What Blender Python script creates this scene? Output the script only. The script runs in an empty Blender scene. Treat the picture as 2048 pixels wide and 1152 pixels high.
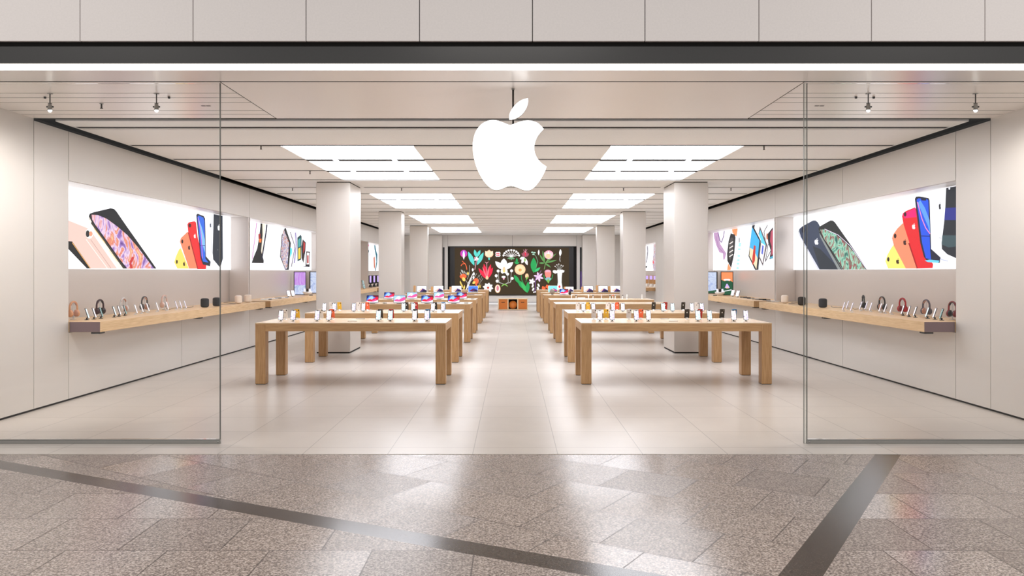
import bpy, bmesh, math, random
from mathutils import Vector, Matrix
from mathutils.geometry import tessellate_polygon
random.seed(7)
sc = bpy.context.scene
C = sc.collection
PI = math.pi

# ---------------------------------------------------------------- camera, world, light, exposure
F, CX, HY, CAMZ = 1600.0, 1024.4, 543.0, 1.69      # focal length in px, vanishing point, eye height
cam = bpy.data.cameras.new('camera'); camo = bpy.data.objects.new('camera', cam); C.objects.link(camo)
camo.location = (0, 0, CAMZ); camo.rotation_euler = (PI/2, 0, 0)
cam.sensor_width = 36.0; cam.lens = 36.0*F/2048.0
cam.shift_x = (1024-CX)/2048.0; cam.shift_y = -(576-HY)/2048.0
cam.clip_start = .05; cam.clip_end = 200
sc.camera = camo
sc.view_settings.view_transform = 'Standard'; sc.view_settings.look = 'None'
sc.view_settings.gamma = 1.0; sc.view_settings.use_curve_mapping = False
sc.view_settings.exposure = 0.5
w = bpy.data.worlds.new('world'); sc.world = w; w.use_nodes = True
w.node_tree.nodes['Background'].inputs[0].default_value = (1.0, .97, .95, 1)
w.node_tree.nodes['Background'].inputs[1].default_value = .44

def area(name, loc, rot, sx, sy, power, col=(1, .95, .9)):
    l = bpy.data.lights.new(name, 'AREA'); l.shape = 'RECTANGLE'; l.size = sx; l.size_y = sy
    l.energy = power; l.color = col
    o = bpy.data.objects.new(name, l); C.objects.link(o); o.location = loc; o.rotation_euler = rot
    return o
# skylights / downlights of the mall hall in front of the shop (above and behind the camera)
area('mall_ceiling_lamp', (-6, 3.2, 6.2), (0, 0, 0), 2.0, 2.0, 105)
area('mall_ceiling_lamp', (6, 3.2, 6.2), (0, 0, 0), 2.0, 2.0, 105)
area('mall_ceiling_lamp', (0, 1.5, 6.2), (0, 0, 0), 3.0, 2.0, 110)
E_CEIL = 5.6
CZ = 3.545                                          # ceiling height

# ---------------------------------------------------------------- materials
def lin(c):
    c /= 255.0
    return c/12.92 if c <= .04045 else ((c+.055)/1.055)**2.4
def rgb(*c): return (lin(c[0]), lin(c[1]), lin(c[2]), 1)
def new_mat(name):
    m = bpy.data.materials.new(name); m.use_nodes = True
    return m, m.node_tree.nodes, m.node_tree.links, m.node_tree.nodes['Principled BSDF']
def plain(name, col, rough=.5, metal=0.0, bump=0.0, scale=60):
    m, n, l, p = new_mat(name)
    p.inputs['Roughness'].default_value = rough; p.inputs['Metallic'].default_value = metal
    tc = n.new('ShaderNodeTexCoord'); nz = n.new('ShaderNodeTexNoise'); nz.inputs['Scale'].default_value = scale
    l.new(tc.outputs['Object'], nz.inputs['Vector'])
    mx = n.new('ShaderNodeMix'); mx.data_type = 'RGBA'
    c = rgb(*col)
    mx.inputs[6].default_value = tuple(v*.94 for v in c[:3])+(1,); mx.inputs[7].default_value = tuple(min(1, v*1.06) for v in c[:3])+(1,)
    l.new(nz.outputs['Fac'], mx.inputs[0]); l.new(mx.outputs[2], p.inputs['Base Color'])
    if bump:
        b = n.new('ShaderNodeBump'); b.inputs['Strength'].default_value = bump; b.inputs['Distance'].default_value = .002
        l.new(nz.outputs['Fac'], b.inputs['Height']); l.new(b.outputs['Normal'], p.inputs['Normal'])
    return m
def glow(name, col, strength=1.0):
    m, n, l, p = new_mat(name)
    p.inputs['Base Color'].default_value = (.01, .01, .01, 1); p.inputs['Roughness'].default_value = .5; p.inputs['Specular IOR Level'].default_value = .12
    p.inputs['Emission Color'].default_value = rgb(*col); p.inputs['Emission Strength'].default_value = strength
    return m
def glow_noise(name, stops, strength=1.0, scale=(6, 6, 6), detail=3, dist=1.5, wave=False):
    m, n, l, p = new_mat(name)
    p.inputs['Base Color'].default_value = (.01, .01, .01, 1); p.inputs['Roughness'].default_value = .5; p.inputs['Specular IOR Level'].default_value = .12
    tc = n.new('ShaderNodeTexCoord'); mp = n.new('ShaderNodeMapping'); mp.inputs['Scale'].default_value = scale
    l.new(tc.outputs['Object'], mp.inputs['Vector'])
    if wave:
        nz = n.new('ShaderNodeTexWave'); nz.inputs['Scale'].default_value = 1; nz.inputs['Distortion'].default_value = 9
        nz.inputs['Detail'].default_value = 3
    else:
        nz = n.new('ShaderNodeTexNoise'); nz.inputs['Scale'].default_value = 1; nz.inputs['Detail'].default_value = detail
        nz.inputs['Distortion'].default_value = dist
    l.new(mp.outputs['Vector'], nz.inputs['Vector'])
    cr = n.new('ShaderNodeValToRGB'); e = cr.color_ramp.elements
    while len(e) > 1: e.remove(e[-1])
    e[0].position = stops[0][0]; e[0].color = rgb(*stops[0][1])
    for s in stops[1:]:
        q = e.new(s[0]); q.color = rgb(*s[1])
    l.new(nz.outputs['Fac'], cr.inputs['Fac'])
    l.new(cr.outputs['Color'], p.inputs['Emission Color']); p.inputs['Emission Strength'].default_value = strength
    return m
def metal_panel(name, col, rough=.42, metal=.75, stretch=(4, 4, .5)):
    m, n, l, p = new_mat(name)
    p.inputs['Metallic'].default_value = metal
    tc = n.new('ShaderNodeTexCoord'); mp = n.new('ShaderNodeMapping'); mp.inputs['Scale'].default_value = stretch
    l.new(tc.outputs['Object'], mp.inputs['Vector'])
    nz = n.new('ShaderNodeTexNoise'); nz.inputs['Scale'].default_value = 30; nz.inputs['Detail'].default_value = 4
    l.new(mp.outputs['Vector'], nz.inputs['Vector'])
    mr = n.new('ShaderNodeMapRange'); mr.inputs[3].default_value = rough-.04; mr.inputs[4].default_value = rough+.04
    l.new(nz.outputs['Fac'], mr.inputs[0]); l.new(mr.outputs[0], p.inputs['Roughness'])
    p.inputs['Base Color'].default_value = rgb(*col)
    return m
def wood(name, ca, cb, axis):
    m, n, l, p = new_mat(name)
    tc = n.new('ShaderNodeTexCoord'); mp = n.new('ShaderNodeMapping')
    s = [28, 28, 28]; s[axis] = 1.6; mp.inputs['Scale'].default_value = s
    l.new(tc.outputs['Object'], mp.inputs['Vector'])
    nz = n.new('ShaderNodeTexNoise'); nz.inputs['Scale'].default_value = 2.4; nz.inputs['Detail'].default_value = 6; nz.inputs['Distortion'].default_value = .4
    l.new(mp.outputs['Vector'], nz.inputs['Vector'])
    cr = n.new('ShaderNodeValToRGB'); e = cr.color_ramp.elements
    e[0].position = .32; e[0].color = rgb(*ca); e[1].position = .68; e[1].color = rgb(*cb)
    l.new(nz.outputs['Fac'], cr.inputs['Fac']); l.new(cr.outputs['Color'], p.inputs['Base Color'])
    b = n.new('ShaderNodeBump'); b.inputs['Strength'].default_value = .12; b.inputs['Distance'].default_value = .001
    l.new(nz.outputs['Fac'], b.inputs['Height']); l.new(b.outputs['Normal'], p.inputs['Normal'])
    p.inputs['Roughness'].default_value = .45
    return m

M = {}
M['wall'] = metal_panel('brushed_steel_wall', (224, 220, 215), .46, .45)
M['niche'] = metal_panel('brushed_steel_niche', (214, 206, 200), .38, .5)
M['column'] = metal_panel('brushed_steel_column', (218, 213, 207), .4, .55)
M['soffit'] = metal_panel('polished_soffit', (252, 246, 241), .3, .2, (.5, 4, 4))
M['ceil'] = plain('ceiling_panel', (248, 250, 250), .55)
M['ceil2'] = plain('ceiling_strip', (232, 232, 231), .55)
M['dark'] = plain('shadow_gap', (22, 20, 18), .8)
M['fascia'] = plain('fascia_panel', (226, 221, 219), .5)
M['blackband'] = plain('dark_glass_band', (58, 58, 58), .25)
M['led'] = glow('led_strip', (255, 248, 240), 2.4)
M['lamp'] = glow('ceiling_diffuser', (245, 246, 252), E_CEIL)
M['white_glow'] = glow('sign_face', (255, 255, 255), 1.6)
M['box_white'] = glow('lightbox_white', (250, 250, 255), 1.12)
M['steel'] = plain('steel', (170, 170, 168), .3, 1)
M['chrome_dark'] = plain('dark_steel', (90, 86, 82), .35, .9)
M['oakx'] = wood('oak_along_x', (172, 132, 88), (196, 158, 114), 0)
M['oaky'] = wood('oak_along_y', (172, 132, 88), (196, 158, 114), 1)
M['oakz'] = wood('oak_upright', (168, 128, 84), (192, 154, 110), 2)
M['oaktop'] = wood('oak_lacquered_glare_top', (206, 178, 142), (226, 202, 170), 0)  # paler than the other oak: lamp glare put into the colour
M['oaktop'].node_tree.nodes['Principled BSDF'].inputs['Roughness'].default_value = .22
M['oaktop'].node_tree.nodes['Principled BSDF'].inputs['IOR'].default_value = 1.6
M['counter_oak'] = wood('oak_counter', (206, 170, 124), (228, 196, 154), 1)
M['black'] = plain('black_plastic', (24, 24, 26), .35)
M['white'] = plain('white_plastic', (236, 234, 232), .35)
M['rubber'] = plain('grey_pad', (120, 116, 112), .6)
M['cable'] = plain('cable_grey', (120, 112, 108), .5)

# glass: clear sheet with fresnel reflection
def glass_mat(name, tint, edge=False):
    m, n, l, p = new_mat(name); n.remove(p)
    out = n['Material Output']; tr = n.new('ShaderNodeBsdfTransparent'); tr.inputs[0].default_value = tint
    gl = n.new('ShaderNodeBsdfGlossy'); gl.inputs['Roughness'].default_value = .02
    fr = n.new('ShaderNodeFresnel'); fr.inputs['IOR'].default_value = 1.32
    mx = n.new('ShaderNodeMixShader'); l.new(fr.outputs[0], mx.inputs[0]); l.new(tr.outputs[0], mx.inputs[1]); l.new(gl.outputs[0], mx.inputs[2])
    l.new(mx.outputs[0], out.inputs['Surface'])
    return m
M['glass'] = glass_mat('clear_glass', (.985, .985, .98, 1))
M['glass_edge'] = glass_mat('glass_edge', (.92, .94, .93, 1))

M['glass_rim'] = plain('glass_rim', (128, 130, 126), .3, .5)
# floors
def floor_store():
    m, n, l, p = new_mat('store_stone_tiles')
    tc = n.new('ShaderNodeTexCoord'); mp = n.new('ShaderNodeMapping'); mp.inputs['Location'].default_value = (.366, .2, 0)
    l.new(tc.outputs['Object'], mp.inputs['Vector'])
    br = n.new('ShaderNodeTexBrick'); br.offset = 0; br.squash = 1
    br.inputs['Scale'].default_value = 1; br.inputs['Mortar Size'].default_value = .0035; br.inputs['Mortar Smooth'].default_value = 0
    br.inputs['Brick Width'].default_value = .787; br.inputs['Row Height'].default_value = .787
    br.inputs['Color1'].default_value = rgb(196, 188, 180); br.inputs['Color2'].default_value = rgb(202, 194, 186)
    br.inputs['Mortar'].default_value = rgb(150, 143, 137)
    l.new(mp.outputs['Vector'], br.inputs['Vector'])
    nz = n.new('ShaderNodeTexNoise'); nz.inputs['Scale'].default_value = 3; nz.inputs['Detail'].default_value = 6
    l.new(tc.outputs['Object'], nz.inputs['Vector'])
    mx = n.new('ShaderNodeMix'); mx.data_type = 'RGBA'; mx.blend_type = 'MULTIPLY'; mx.inputs[0].default_value = .12
    l.new(br.outputs['Color'], mx.inputs[6]); l.new(nz.outputs['Fac'], mx.inputs[7]); l.new(mx.outputs[2], p.inputs['Base Color'])
    p.inputs['Roughness'].default_value = .3; p.inputs['IOR'].default_value = 1.5
    return m
def granite(name, rot, loc, tile=.6):
    m, n, l, p = new_mat(name)
    tc = n.new('ShaderNodeTexCoord'); mp = n.new('ShaderNodeMapping'); mp.inputs['Location'].default_value = (loc[0], loc[1], 0)
    mp.inputs['Rotation'].default_value = (0, 0, rot)
    l.new(tc.outputs['Object'], mp.inputs['Vector'])
    br = n.new('ShaderNodeTexBrick'); br.offset = .5
    br.inputs['Scale'].default_value = 1; br.inputs['Mortar Size'].default_value = .0045; br.inputs['Mortar Smooth'].default_value = 0
    br.inputs['Brick Width'].default_value = tile; br.inputs['Row Height'].default_value = tile
    br.inputs['Color1'].default_value = (.74, .71, .68, 1); br.inputs['Color2'].default_value = (.95, .91, .87, 1)
    br.inputs['Mortar'].default_value = (.32, .29, .27, 1)
    l.new(mp.outputs['Vector'], br.inputs['Vector'])
    nz = n.new('ShaderNodeTexNoise'); nz.inputs['Scale'].default_value = 75; nz.inputs['Detail'].default_value = 3; nz.inputs['Roughness'].default_value = .75
    l.new(tc.outputs['Object'], nz.inputs['Vector'])
    cr = n.new('ShaderNodeValToRGB'); e = cr.color_ramp.elements
    e[0].position = .34; e[0].color = rgb(88, 82, 80); e[1].position = .66; e[1].color = rgb(214, 205, 200)
    q = e.new(.47); q.color = rgb(142, 131, 126); q = e.new(.55); q.color = rgb(180, 169, 163)
    l.new(nz.outputs['Fac'], cr.inputs['Fac'])
    mx = n.new('ShaderNodeMix'); mx.data_type = 'RGBA'; mx.blend_type = 'MULTIPLY'; mx.inputs[0].default_value = 1
    l.new(cr.outputs['Color'], mx.inputs[6]); l.new(br.outputs['Color'], mx.inputs[7]); l.new(mx.outputs[2], p.inputs['Base Color'])
    sp = n.new('ShaderNodeSeparateColor'); l.new(br.outputs['Color'], sp.inputs[0])
    mr = n.new('ShaderNodeMapRange'); mr.inputs[1].default_value = .76; mr.inputs[2].default_value = .98; mr.inputs[3].default_value = .30; mr.inputs[4].default_value = .12
    l.new(sp.outputs[0], mr.inputs[0]); l.new(mr.outputs[0], p.inputs['Roughness']); p.inputs['IOR'].default_value = 1.28
    return m
def band_mat():
    m, n, l, p = new_mat('dark_granite_band')
    tc = n.new('ShaderNodeTexCoord'); nz = n.new('ShaderNodeTexNoise'); nz.inputs['Scale'].default_value = 120
    l.new(tc.outputs['Object'], nz.inputs['Vector'])
    cr = n.new('ShaderNodeValToRGB'); e = cr.color_ramp.elements
    e[0].position = .3; e[0].color = rgb(52, 44, 39); e[1].position = .7; e[1].color = rgb(78, 68, 61)
    l.new(nz.outputs['Fac'], cr.inputs['Fac']); l.new(cr.outputs['Color'], p.inputs['Base Color'])
    p.inputs['Roughness'].default_value = .18; p.inputs['IOR'].default_value = 1.31
    return m
M['floor'] = floor_store()
ANG = math.atan2(.6367, 1.0)
M['gran_in'] = granite('granite_turned', ANG, (.12, .3))
M['gran_out'] = granite('granite_straight', 0, (.23, .1), .62)
M['gran_band'] = band_mat()

# ---------------------------------------------------------------- mesh helpers
class MB:
    def __init__(s): s.v = []; s.f = []; s.mi = []; s.mats = []; s.sm = []
    def m(s, mat):
        if mat not in s.mats: s.mats.append(mat)
        return s.mats.index(mat)
    def add(s, vs, fs, mat, smooth=False):
        b = len(s.v); s.v += [tuple(v) for v in vs]; k = s.m(mat)
        for f in fs: s.f.append([b+i for i in f]); s.mi.append(k); s.sm.append(smooth)
        return s
    def box(s, x0, x1, y0, y1, z0, z1, mat):
        if x0 > x1: x0, x1 = x1, x0
        return s.add([(x0,y0,z0),(x1,y0,z0),(x1,y1,z0),(x0,y1,z0),(x0,y0,z1),(x1,y0,z1),(x1,y1,z1),(x0,y1,z1)],
              [(0,3,2,1),(4,5,6,7),(0,1,5,4),(1,2,6,5),(2,3,7,6),(3,0,4,7)], mat)
    def poly(s, pts, mat):              # flat, possibly concave
        t = tessellate_polygon([[Vector(p) for p in pts]])
        return s.add(pts, t, mat)
    def prism(s, pts, mat, off, smooth=False):   # polygon (3d list) pushed along vector off
        n = len(pts); off = Vector(off); back = [tuple(Vector(p)+off) for p in pts]
        t = tessellate_polygon([[Vector(p) for p in pts]])
        fs = list(t)+[tuple(reversed([i+n for i in q])) for q in t]
        s.add(list(pts)+back, fs, mat)
        s.add(list(pts)+back, [(i, (i+1) % n, n+(i+1) % n, n+i) for i in range(n)], mat, smooth)
        return s
    def lathe(s, prof, mat, c=(0, 0, 0), n=24, axis='z', smooth=True):
        vs = []
        for r, h in prof:
            for i in range(n):
                a = 2*PI*i/n; u, v = r*math.cos(a), r*math.sin(a)
                p = {'z': (u, v, h), 'y': (u, h, v), 'x': (h, u, v)}[axis]
                vs.append((p[0]+c[0], p[1]+c[1], p[2]+c[2]))
        fs = []
        for k in range(len(prof)-1):
            for i in range(n):
                j = (i+1) % n; fs.append((k*n+i, k*n+j, (k+1)*n+j, (k+1)*n+i))
        fs.append(tuple(range(n-1, -1, -1))); fs.append(tuple((len(prof)-1)*n+i for i in range(n)))
        return s.add(vs, fs, mat, smooth)
    def tube(s, pts, r, mat, n=8, flat=1.0):
        pts = [Vector(p) for p in pts]; vs = []
        for i, p in enumerate(pts):
            d = (pts[min(i+1, len(pts)-1)]-pts[max(i-1, 0)]).normalized()
            up = Vector((0, 0, 1)) if abs(d.z) < .9 else Vector((0, 1, 0))
            a = d.cross(up).normalized(); b = d.cross(a).normalized()
            for k in range(n):
                t = 2*PI*k/n; vs.append(p+a*r*math.cos(t)*flat+b*r*math.sin(t))
        fs = []
        for i in range(len(pts)-1):
            for k in range(n):
                j = (k+1) % n; fs.append((i*n+k, i*n+j, (i+1)*n+j, (i+1)*n+k))
        fs.append(tuple(range(n))); fs.append(tuple((len(pts)-1)*n+k for k in reversed(range(n))))
        return s.add(vs, fs, mat, True)
    def xf(s, mtx):
        s.v = [tuple(mtx @ Vector(v)) for v in s.v]; return s
    def mesh(s, name, bevel=0, seg=1):
        me = bpy.data.meshes.new(name); me.from_pydata(s.v, [], s.f)
        for m in s.mats: me.materials.append(m)
        for p, k, q in zip(me.polygons, s.mi, s.sm): p.material_index = k; p.use_smooth = q
        bm = bmesh.new(); bm.from_mesh(me)
        if bevel:
            bmesh.ops.remove_doubles(bm, verts=bm.verts, dist=1e-6)
            eg = [e for e in bm.edges if len(e.link_faces) == 2 and e.calc_face_angle(0) > .6]
            bmesh.ops.bevel(bm, geom=eg, offset=bevel, segments=seg, affect='EDGES', clamp_overlap=True)
        bmesh.ops.recalc_face_normals(bm, faces=bm.faces)
        bm.to_mesh(me); bm.free(); me.update()
        return me
    def build(s, name, parent=None, bevel=0, seg=1):
        o = bpy.data.objects.new(name, s.mesh(name, bevel, seg)); C.objects.link(o)
        if parent is not None: o.parent = parent
        return o
def empty(name, loc, rz=0):
    o = bpy.data.objects.new(name, None); C.objects.link(o); o.location = loc; o.rotation_euler = (0, 0, rz)
    o.empty_display_size = .1
    return o
def tag(o, label, cat, group=None):
    o['label'] = label; o['category'] = cat
    if group: o['group'] = group
    return o
def struct(o): o['kind'] = 'structure'; return o
def dup(root, loc, rz, label, cat, group=None):
    r = root.copy(); C.objects.link(r); r.location = loc; r.rotation_euler = (0, 0, rz)
    for ch in list(root.children):
        c = ch.copy(); C.objects.link(c); c.parent = r
        for g in ch.children:
            d = g.copy(); C.objects.link(d); d.parent = c
    return tag(r, label, cat, group)
protos = {}
def place(key, maker, loc, rz, label, cat, group=None):
    """first use builds the thing, later uses copy it with its parts"""
    if key not in protos:
        protos[key] = maker(); o = protos[key]
        o.location = loc; o.rotation_euler = (0, 0, rz); return tag(o, label, cat, group)
    return dup(protos[key], loc, rz, label, cat, group)

def fl(px, py, z=0.0):                 # point of the photograph that lies on height z
    d = F*(CAMZ-z)/(py-HY); return Vector(((px-CX)*d/F, d, z))
def smooth_loop(pts, sharp=(), sub=4):
    n = len(pts); out = []
    for i in range(n):
        p0, p1, p2, p3 = pts[(i-1) % n], pts[i], pts[(i+1) % n], pts[(i+2) % n]
        if i in sharp: p0 = (2*p1[0]-p2[0], 2*p1[1]-p2[1])
        if (i+1) % n in sharp: p3 = (2*p2[0]-p1[0], 2*p2[1]-p1[1])
        for k in range(sub):
            t = k/sub
            out.append(tuple(.5*((2*p1[a])+(-p0[a]+p2[a])*t+(2*p0[a]-5*p1[a]+4*p2[a]-p3[a])*t*t+(-p0[a]+3*p1[a]-3*p2[a]+p3[a])*t**3) for a in (0, 1)))
    return out

# ================================================================ STRUCTURE
XW, XN = 5.80, 6.22
Y0, YB = 7.38, 41.0
# --- floors
b = MB(); b.add([(-XW-.5, 7.41, 0), (XW+.5, 7.41, 0), (XW+.5, YB, 0), (-XW-.5, YB, 0)], [(0,1,2,3)], M['floor'])
b.add([(-XW-.5, 7.41, 0), (XW+.5, 7.41, 0), (XW+.5, 7.41, -.02), (-XW-.5, 7.41, -.02)], [(0,1,2,3)], M['floor'])
struct(b.build('floor'))
# hall floor: two crossing dark stripes, turned slabs between them, straight slabs outside
b = MB(); zf = -.004
YF = 7.409
def LA(x, hi): return (4.885-.4987*x) if hi else (4.666-.5005*x)     # stripe A edges, y(x)
def LB(y, right): return (1.723+.6325*(y-4.44)) if right else (1.471+.6367*(y-4.44))  # stripe B edges, x(y)
xs = 9.0; yb = -3.0
def sA(hi):     # stripe A meets stripe B (left edge)
    a, c = (4.885, -.4987) if hi else (4.666, -.5005)
    y = (a+c*(1.471-.6367*4.44))/(1-c*.6367); return (LB(y, False), y)
pAh, pAl = sA(True), sA(False)
def P(x, y): return (x, y, zf)
Bt_l, Bt_r = (LB(YF, False), YF), (LB(YF, True), YF); Bb_l, Bb_r = (LB(yb, False), yb), (LB(yb, True), yb)
Ah_l, Al_l = (-xs, LA(-xs, True)), (-xs, LA(-xs, False))
xAh = (4.885-YF)/.4987; xAl = (4.666-YF)/.5005
b.poly([P(xAh, YF), P(*pAh), P(*Bt_l)], M['gran_in'])
b.poly([P(xAl, YF), P(*pAl), P(*pAh), P(xAh, YF)], M['gran_band'])
b.poly([P(-xs, YF), P(-xs, yb), P(*Bb_l), P(*pAl), P(xAl, YF)], M['gran_out'])
b.poly([P(*Bb_l), P(*Bb_r), P(*Bt_r), P(*Bt_l)], M['gran_band'])
b.poly([P(*Bb_r), P(xs, yb), P(xs, YF), P(*Bt_r)], M['gran_out'])
struct(b.build('floor'))

# --- side walls (steel panels over a dark backing, niches cut in)
G = .005
def side_wall(s, name, niches, joints):
    b = MB()
    T = .04
    def pan(y0, y1, z0, z1, x=XW, mat='wall'):
        b.box(s*x, s*(x+T), y0+G, y1-G, z0+G, z1-G, M[mat])
    def inn(y): return any(a-.01 < y < c+.01 for a, c in niches)
    for j0, j1 in zip(joints[:-1], joints[1:]):
        mid = (j0+j1)/2
        if inn(mid):
            pan(j0, j1, .02, .893); pan(j0, j1, 2.88, 3.525)
        else:
            pan(j0, j1, .02, 3.56 if j0 < 9.6 else 3.525)
    for a, c in niches:                 # niche lining
        b.box(s*XN, s*(XN+T), a, c, .88, 2.95, M['niche'])
        b.box(s*(XW+T), s*(XN+T), a, c, 2.88, 2.93, M['white'])
        b.box(s*(XW+.002), s*XN, a-.05, a-G, .9, 2.88, M['niche'])
        b.box(s*(XW+.002), s*XN, c+G, c+.06, .9, 2.88, M['niche'])
        b.box(s*(XW+T), s*XN, a, c, .85, .888, M['niche'])
    b.box(s*(XN+.06), s*(XN+.1), Y0, YB, 0, 3.8, M['dark'])
    b.box(s*(XW+.01), s*(XW+T), Y0, YB, 0, .02, M['dark'])
    # dark backing in panel joints; above the panels it paints the wall-top shade
    prev = Y0
    for a, c in niches+[(YB, YB)]:
        if a-.06 > prev: b.box(s*(XW+.012), s*(XW+.03), prev, a-.06, .02, 3.55, M['dark'])
        if c > a:
            b.box(s*(XW+.012), s*(XW+.03), a-.06, c+.06, .02, .86, M['dark'])
            b.box(s*(XW+.012), s*(XW+.03), a-.06, c+.06, 2.95, 3.55, M['dark'])
        prev = c+.06
    return struct(b.build(name))
NL = [(10.46, 17.58), (17.72, 24.62), (24.76, 32.12), (32.3, 39.4)]
NR = [(10.46, 17.58), (17.72, 24.62), (32.4, 39.4)]
side_wall(-1, 'wall_left', NL, [Y0, 9.7, 10.46, 14.04, 17.65, 21.15, 24.7, 28.4, 32.2, 35.8, 39.4, YB])
side_wall(1, 'wall_right', NR, [Y0, 9.7, 10.46, 14.04, 17.65, 21.15, 24.62, 28.4, 32.4, 35.8, 39.4, YB])
# --- back wall
b = MB()
for x0, x1 in ((-6.2, -4.4), (-4.4, -3.3), (3.3, 4.4), (4.4, 6.2)): b.box(x0+G, x1-G, YB, YB+.05, .12, CZ+.1, M['wall'])
b.box(-3.3+G, 0-G, YB, YB+.05, 2.98, CZ+.1, M['wall']); b.box(G, 3.3-G, YB, YB+.05, 2.98, CZ+.1, M['wall'])
b.box(-3.3+G, 3.3-G, YB, YB+.05, .12, .46, M['wall'])
b.box(-6.3, 6.3, YB+.051, YB+.15, 0, CZ+.3, M['dark'])
struct(b.build('wall_back'))
b = MB(); b.box(-6.2, 6.2, YB-.03, YB, 0, .1, M['ceil']); b.box(-6.2, 6.2, YB-.012, YB, .1, .12, M['dark'])
struct(b.build('baseboard_back'))

# --- entrance soffit: polished metal sheets
b = MB(); tz = .03; g = .006
YS = 9.70
def sheet(x0, x1, y0, y1, mat='soffit'): b.box(x0, x1, y0, y1, CZ, CZ+tz, M[mat])
sheet(-6.3, 6.3, Y0, 7.80); sheet(-2.86+g, 2.86-g, 7.835, YS)
for s in (-1, 1):
    e = [7.835, 8.335, 8.555, 8.79, 9.24, 9.46, YS]
    for a, c in zip(e[:-1], e[1:]): sheet(s*(2.86+g), s*XW, a, c-g*3)
b.box(-XW-.4, XW+.4, Y0+.01, 9.69, CZ+.0015, CZ+.0025, M['dark']); b.box(-6.4, 6.4, Y0, 9.9, CZ+.09, CZ+.11, M['dark'])
struct(b.build('ceiling'))
# --- shop ceiling: cross strips, dark boards painting the slot shade, lamps let in
b = MB()
XC = 5.62
S = [10.26+1.463*k for k in range(0, 22)]
LIT = [(1, 4), (6, 9), (11, 14), (16, 19)]
LX0, LX1 = 1.46, 3.43
def litrow(k): return any(a <= k < c for a, c in LIT)
sheet2 = lambda x0, x1, y0, y1, m='ceil', dz=0: b.box(x0, x1, y0, y1, CZ+dz, CZ+.05+dz, M[m])
sheet2(-XC, XC, 9.86, S[0])
SL = .125
for k in range(len(S)-1):
    y0, y1 = S[k], min(S[k+1], YB)
    if y0 > YB: break
    segs = [(-XC, -LX1), (-LX1, -LX0), (-LX0, LX0), (LX0, LX1), (LX1, XC)]
    for i, (a, c) in enumerate(segs):
        lampcell = i in (1, 3)
        if lampcell and litrow(k): continue
        ys = y0+SL
        if lampcell and litrow(k-1): ys = y0+.2
        if ys < y0+.15: sheet2(a, c, ys, y0+.225, 'ceil2')
        sheet2(a, c, y0+.232, y1)
for k in range(len(S)-1):
    if S[k] < YB-.1:
        for a, c, lamp in ((-XC, -LX1, 0), (-LX1, -LX0, 1), (-LX0, LX0, 0), (LX0, LX1, 1), (LX1, XC, 0)):
            if lamp and litrow(k-1) and litrow(k): b.box(a, c, S[k]+.07, S[k]+.25, CZ-.002, CZ+.003, M['dark'])
            elif lamp and litrow(k-1): b.box(a, c, S[k]+.04, S[k]+.15, CZ+.008, CZ+.012, M['dark'])
            else: b.box(a, c, S[k]+.001, S[k]+SL-.001, CZ+.006, CZ+.010, M['dark'])
b.box(-XW, XW, 9.701, 9.859, CZ+.02, CZ+.03, M['dark'])
b.box(-6.4, 6.4, 9.7, YB, CZ+.16, CZ+.2, M['dark'])
for s in (-1, 1): b.box(s*XC, s*(XC+.01), 9.86, YB, CZ-.005, CZ+.16, M['ceil2'])
struct(b.build('ceiling'))
# --- facade header
b = MB()
yP = 7.30; zp = CAMZ+461*yP/F
xj = [(-66-CX)*yP/F]+[(x-CX)*yP/F for x in (160, 386, 612, 839, 1065, 1290, 1518, 1743, 1970, 2196)]
xj = [xj[0]-1.03]+xj+[xj[-1]+1.03]
for a, c in zip(xj[:-1], xj[1:]): b.box(a+.004, c-.004, yP, yP+.03, zp, zp+1.6, M['fascia'])
b.box(-9, 9, yP+.031, yP+.05, zp+.01, zp+1.6, M['dark'])
struct(b.build('trim_1'))
b = MB(); b.box(-9, 9, 7.36, 7.5, CAMZ+451*7.36/F, zp+.3, M['dark'])
b.box(-9, 9, 7.345, 7.37, CAMZ+416*7.345/F, CAMZ+450*7.345/F, M['blackband'])
struct(b.build('trim_2'))
b = MB(); b.box(-6.6, 6.6, 7.352, 7.378, CAMZ+404.5*7.35/F, CAMZ+415*7.35/F, M['led'])
b.build('light_strip'); tag(bpy.data.objects['light_strip'], 'thin glowing white light strip running along the top of the shop entrance', 'light strip')
# side returns of the facade in the hall
for s, nm in ((-1, 'wall_front_left'), (1, 'wall_front_right')):
    b = MB(); b.box(s*6.3, s*9, 7.3, 7.45, 0, 3.6, M['fascia']); struct(b.build(nm))

# ================================================================ ceiling lamps
ordn = ['nearest', 'second', 'third', 'farthest']
for s, side in ((-1, 'left'), (1, 'right')):
    for gi, (k0, k1) in enumerate(LIT):
        r = empty('ceiling_light', (s*(LX0+LX1)/2, (S[k0]+S[k1])/2, CZ))
        tag(r, f'large white luminous ceiling lamp of three rows, {ordn[gi]} from entrance on {side} side', 'ceiling light', 'luminous ceiling panels')
        ox, oy, oz = r.location
        for k in range(k0, k1):
            y0 = S[k]+(.235 if k == k0 else .19); y1 = S[k+1]+(.10 if k < k1-1 else .04)
            b = MB(); b.box(-(LX1-LX0)/2+.01, (LX1-LX0)/2-.01, y0-oy, y1-oy, .004, .04, M['lamp']); b.build('diffuser', r)
            if k < k1-1:
                for xx in (-.49, .49): MB().box(xx-.04, xx+.04, y1-oy-.03, y1-oy+.15, -.0045, -.0022, M['lamp']).build('connector', r)
        X = (LX1-LX0)/2
        for q in (-1, 1): MB().box(q*(X-.008), q*X, S[k0]+.235-oy, S[k1]+.04-oy, .003, .05, M['ceil']).build('frame', r)

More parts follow.
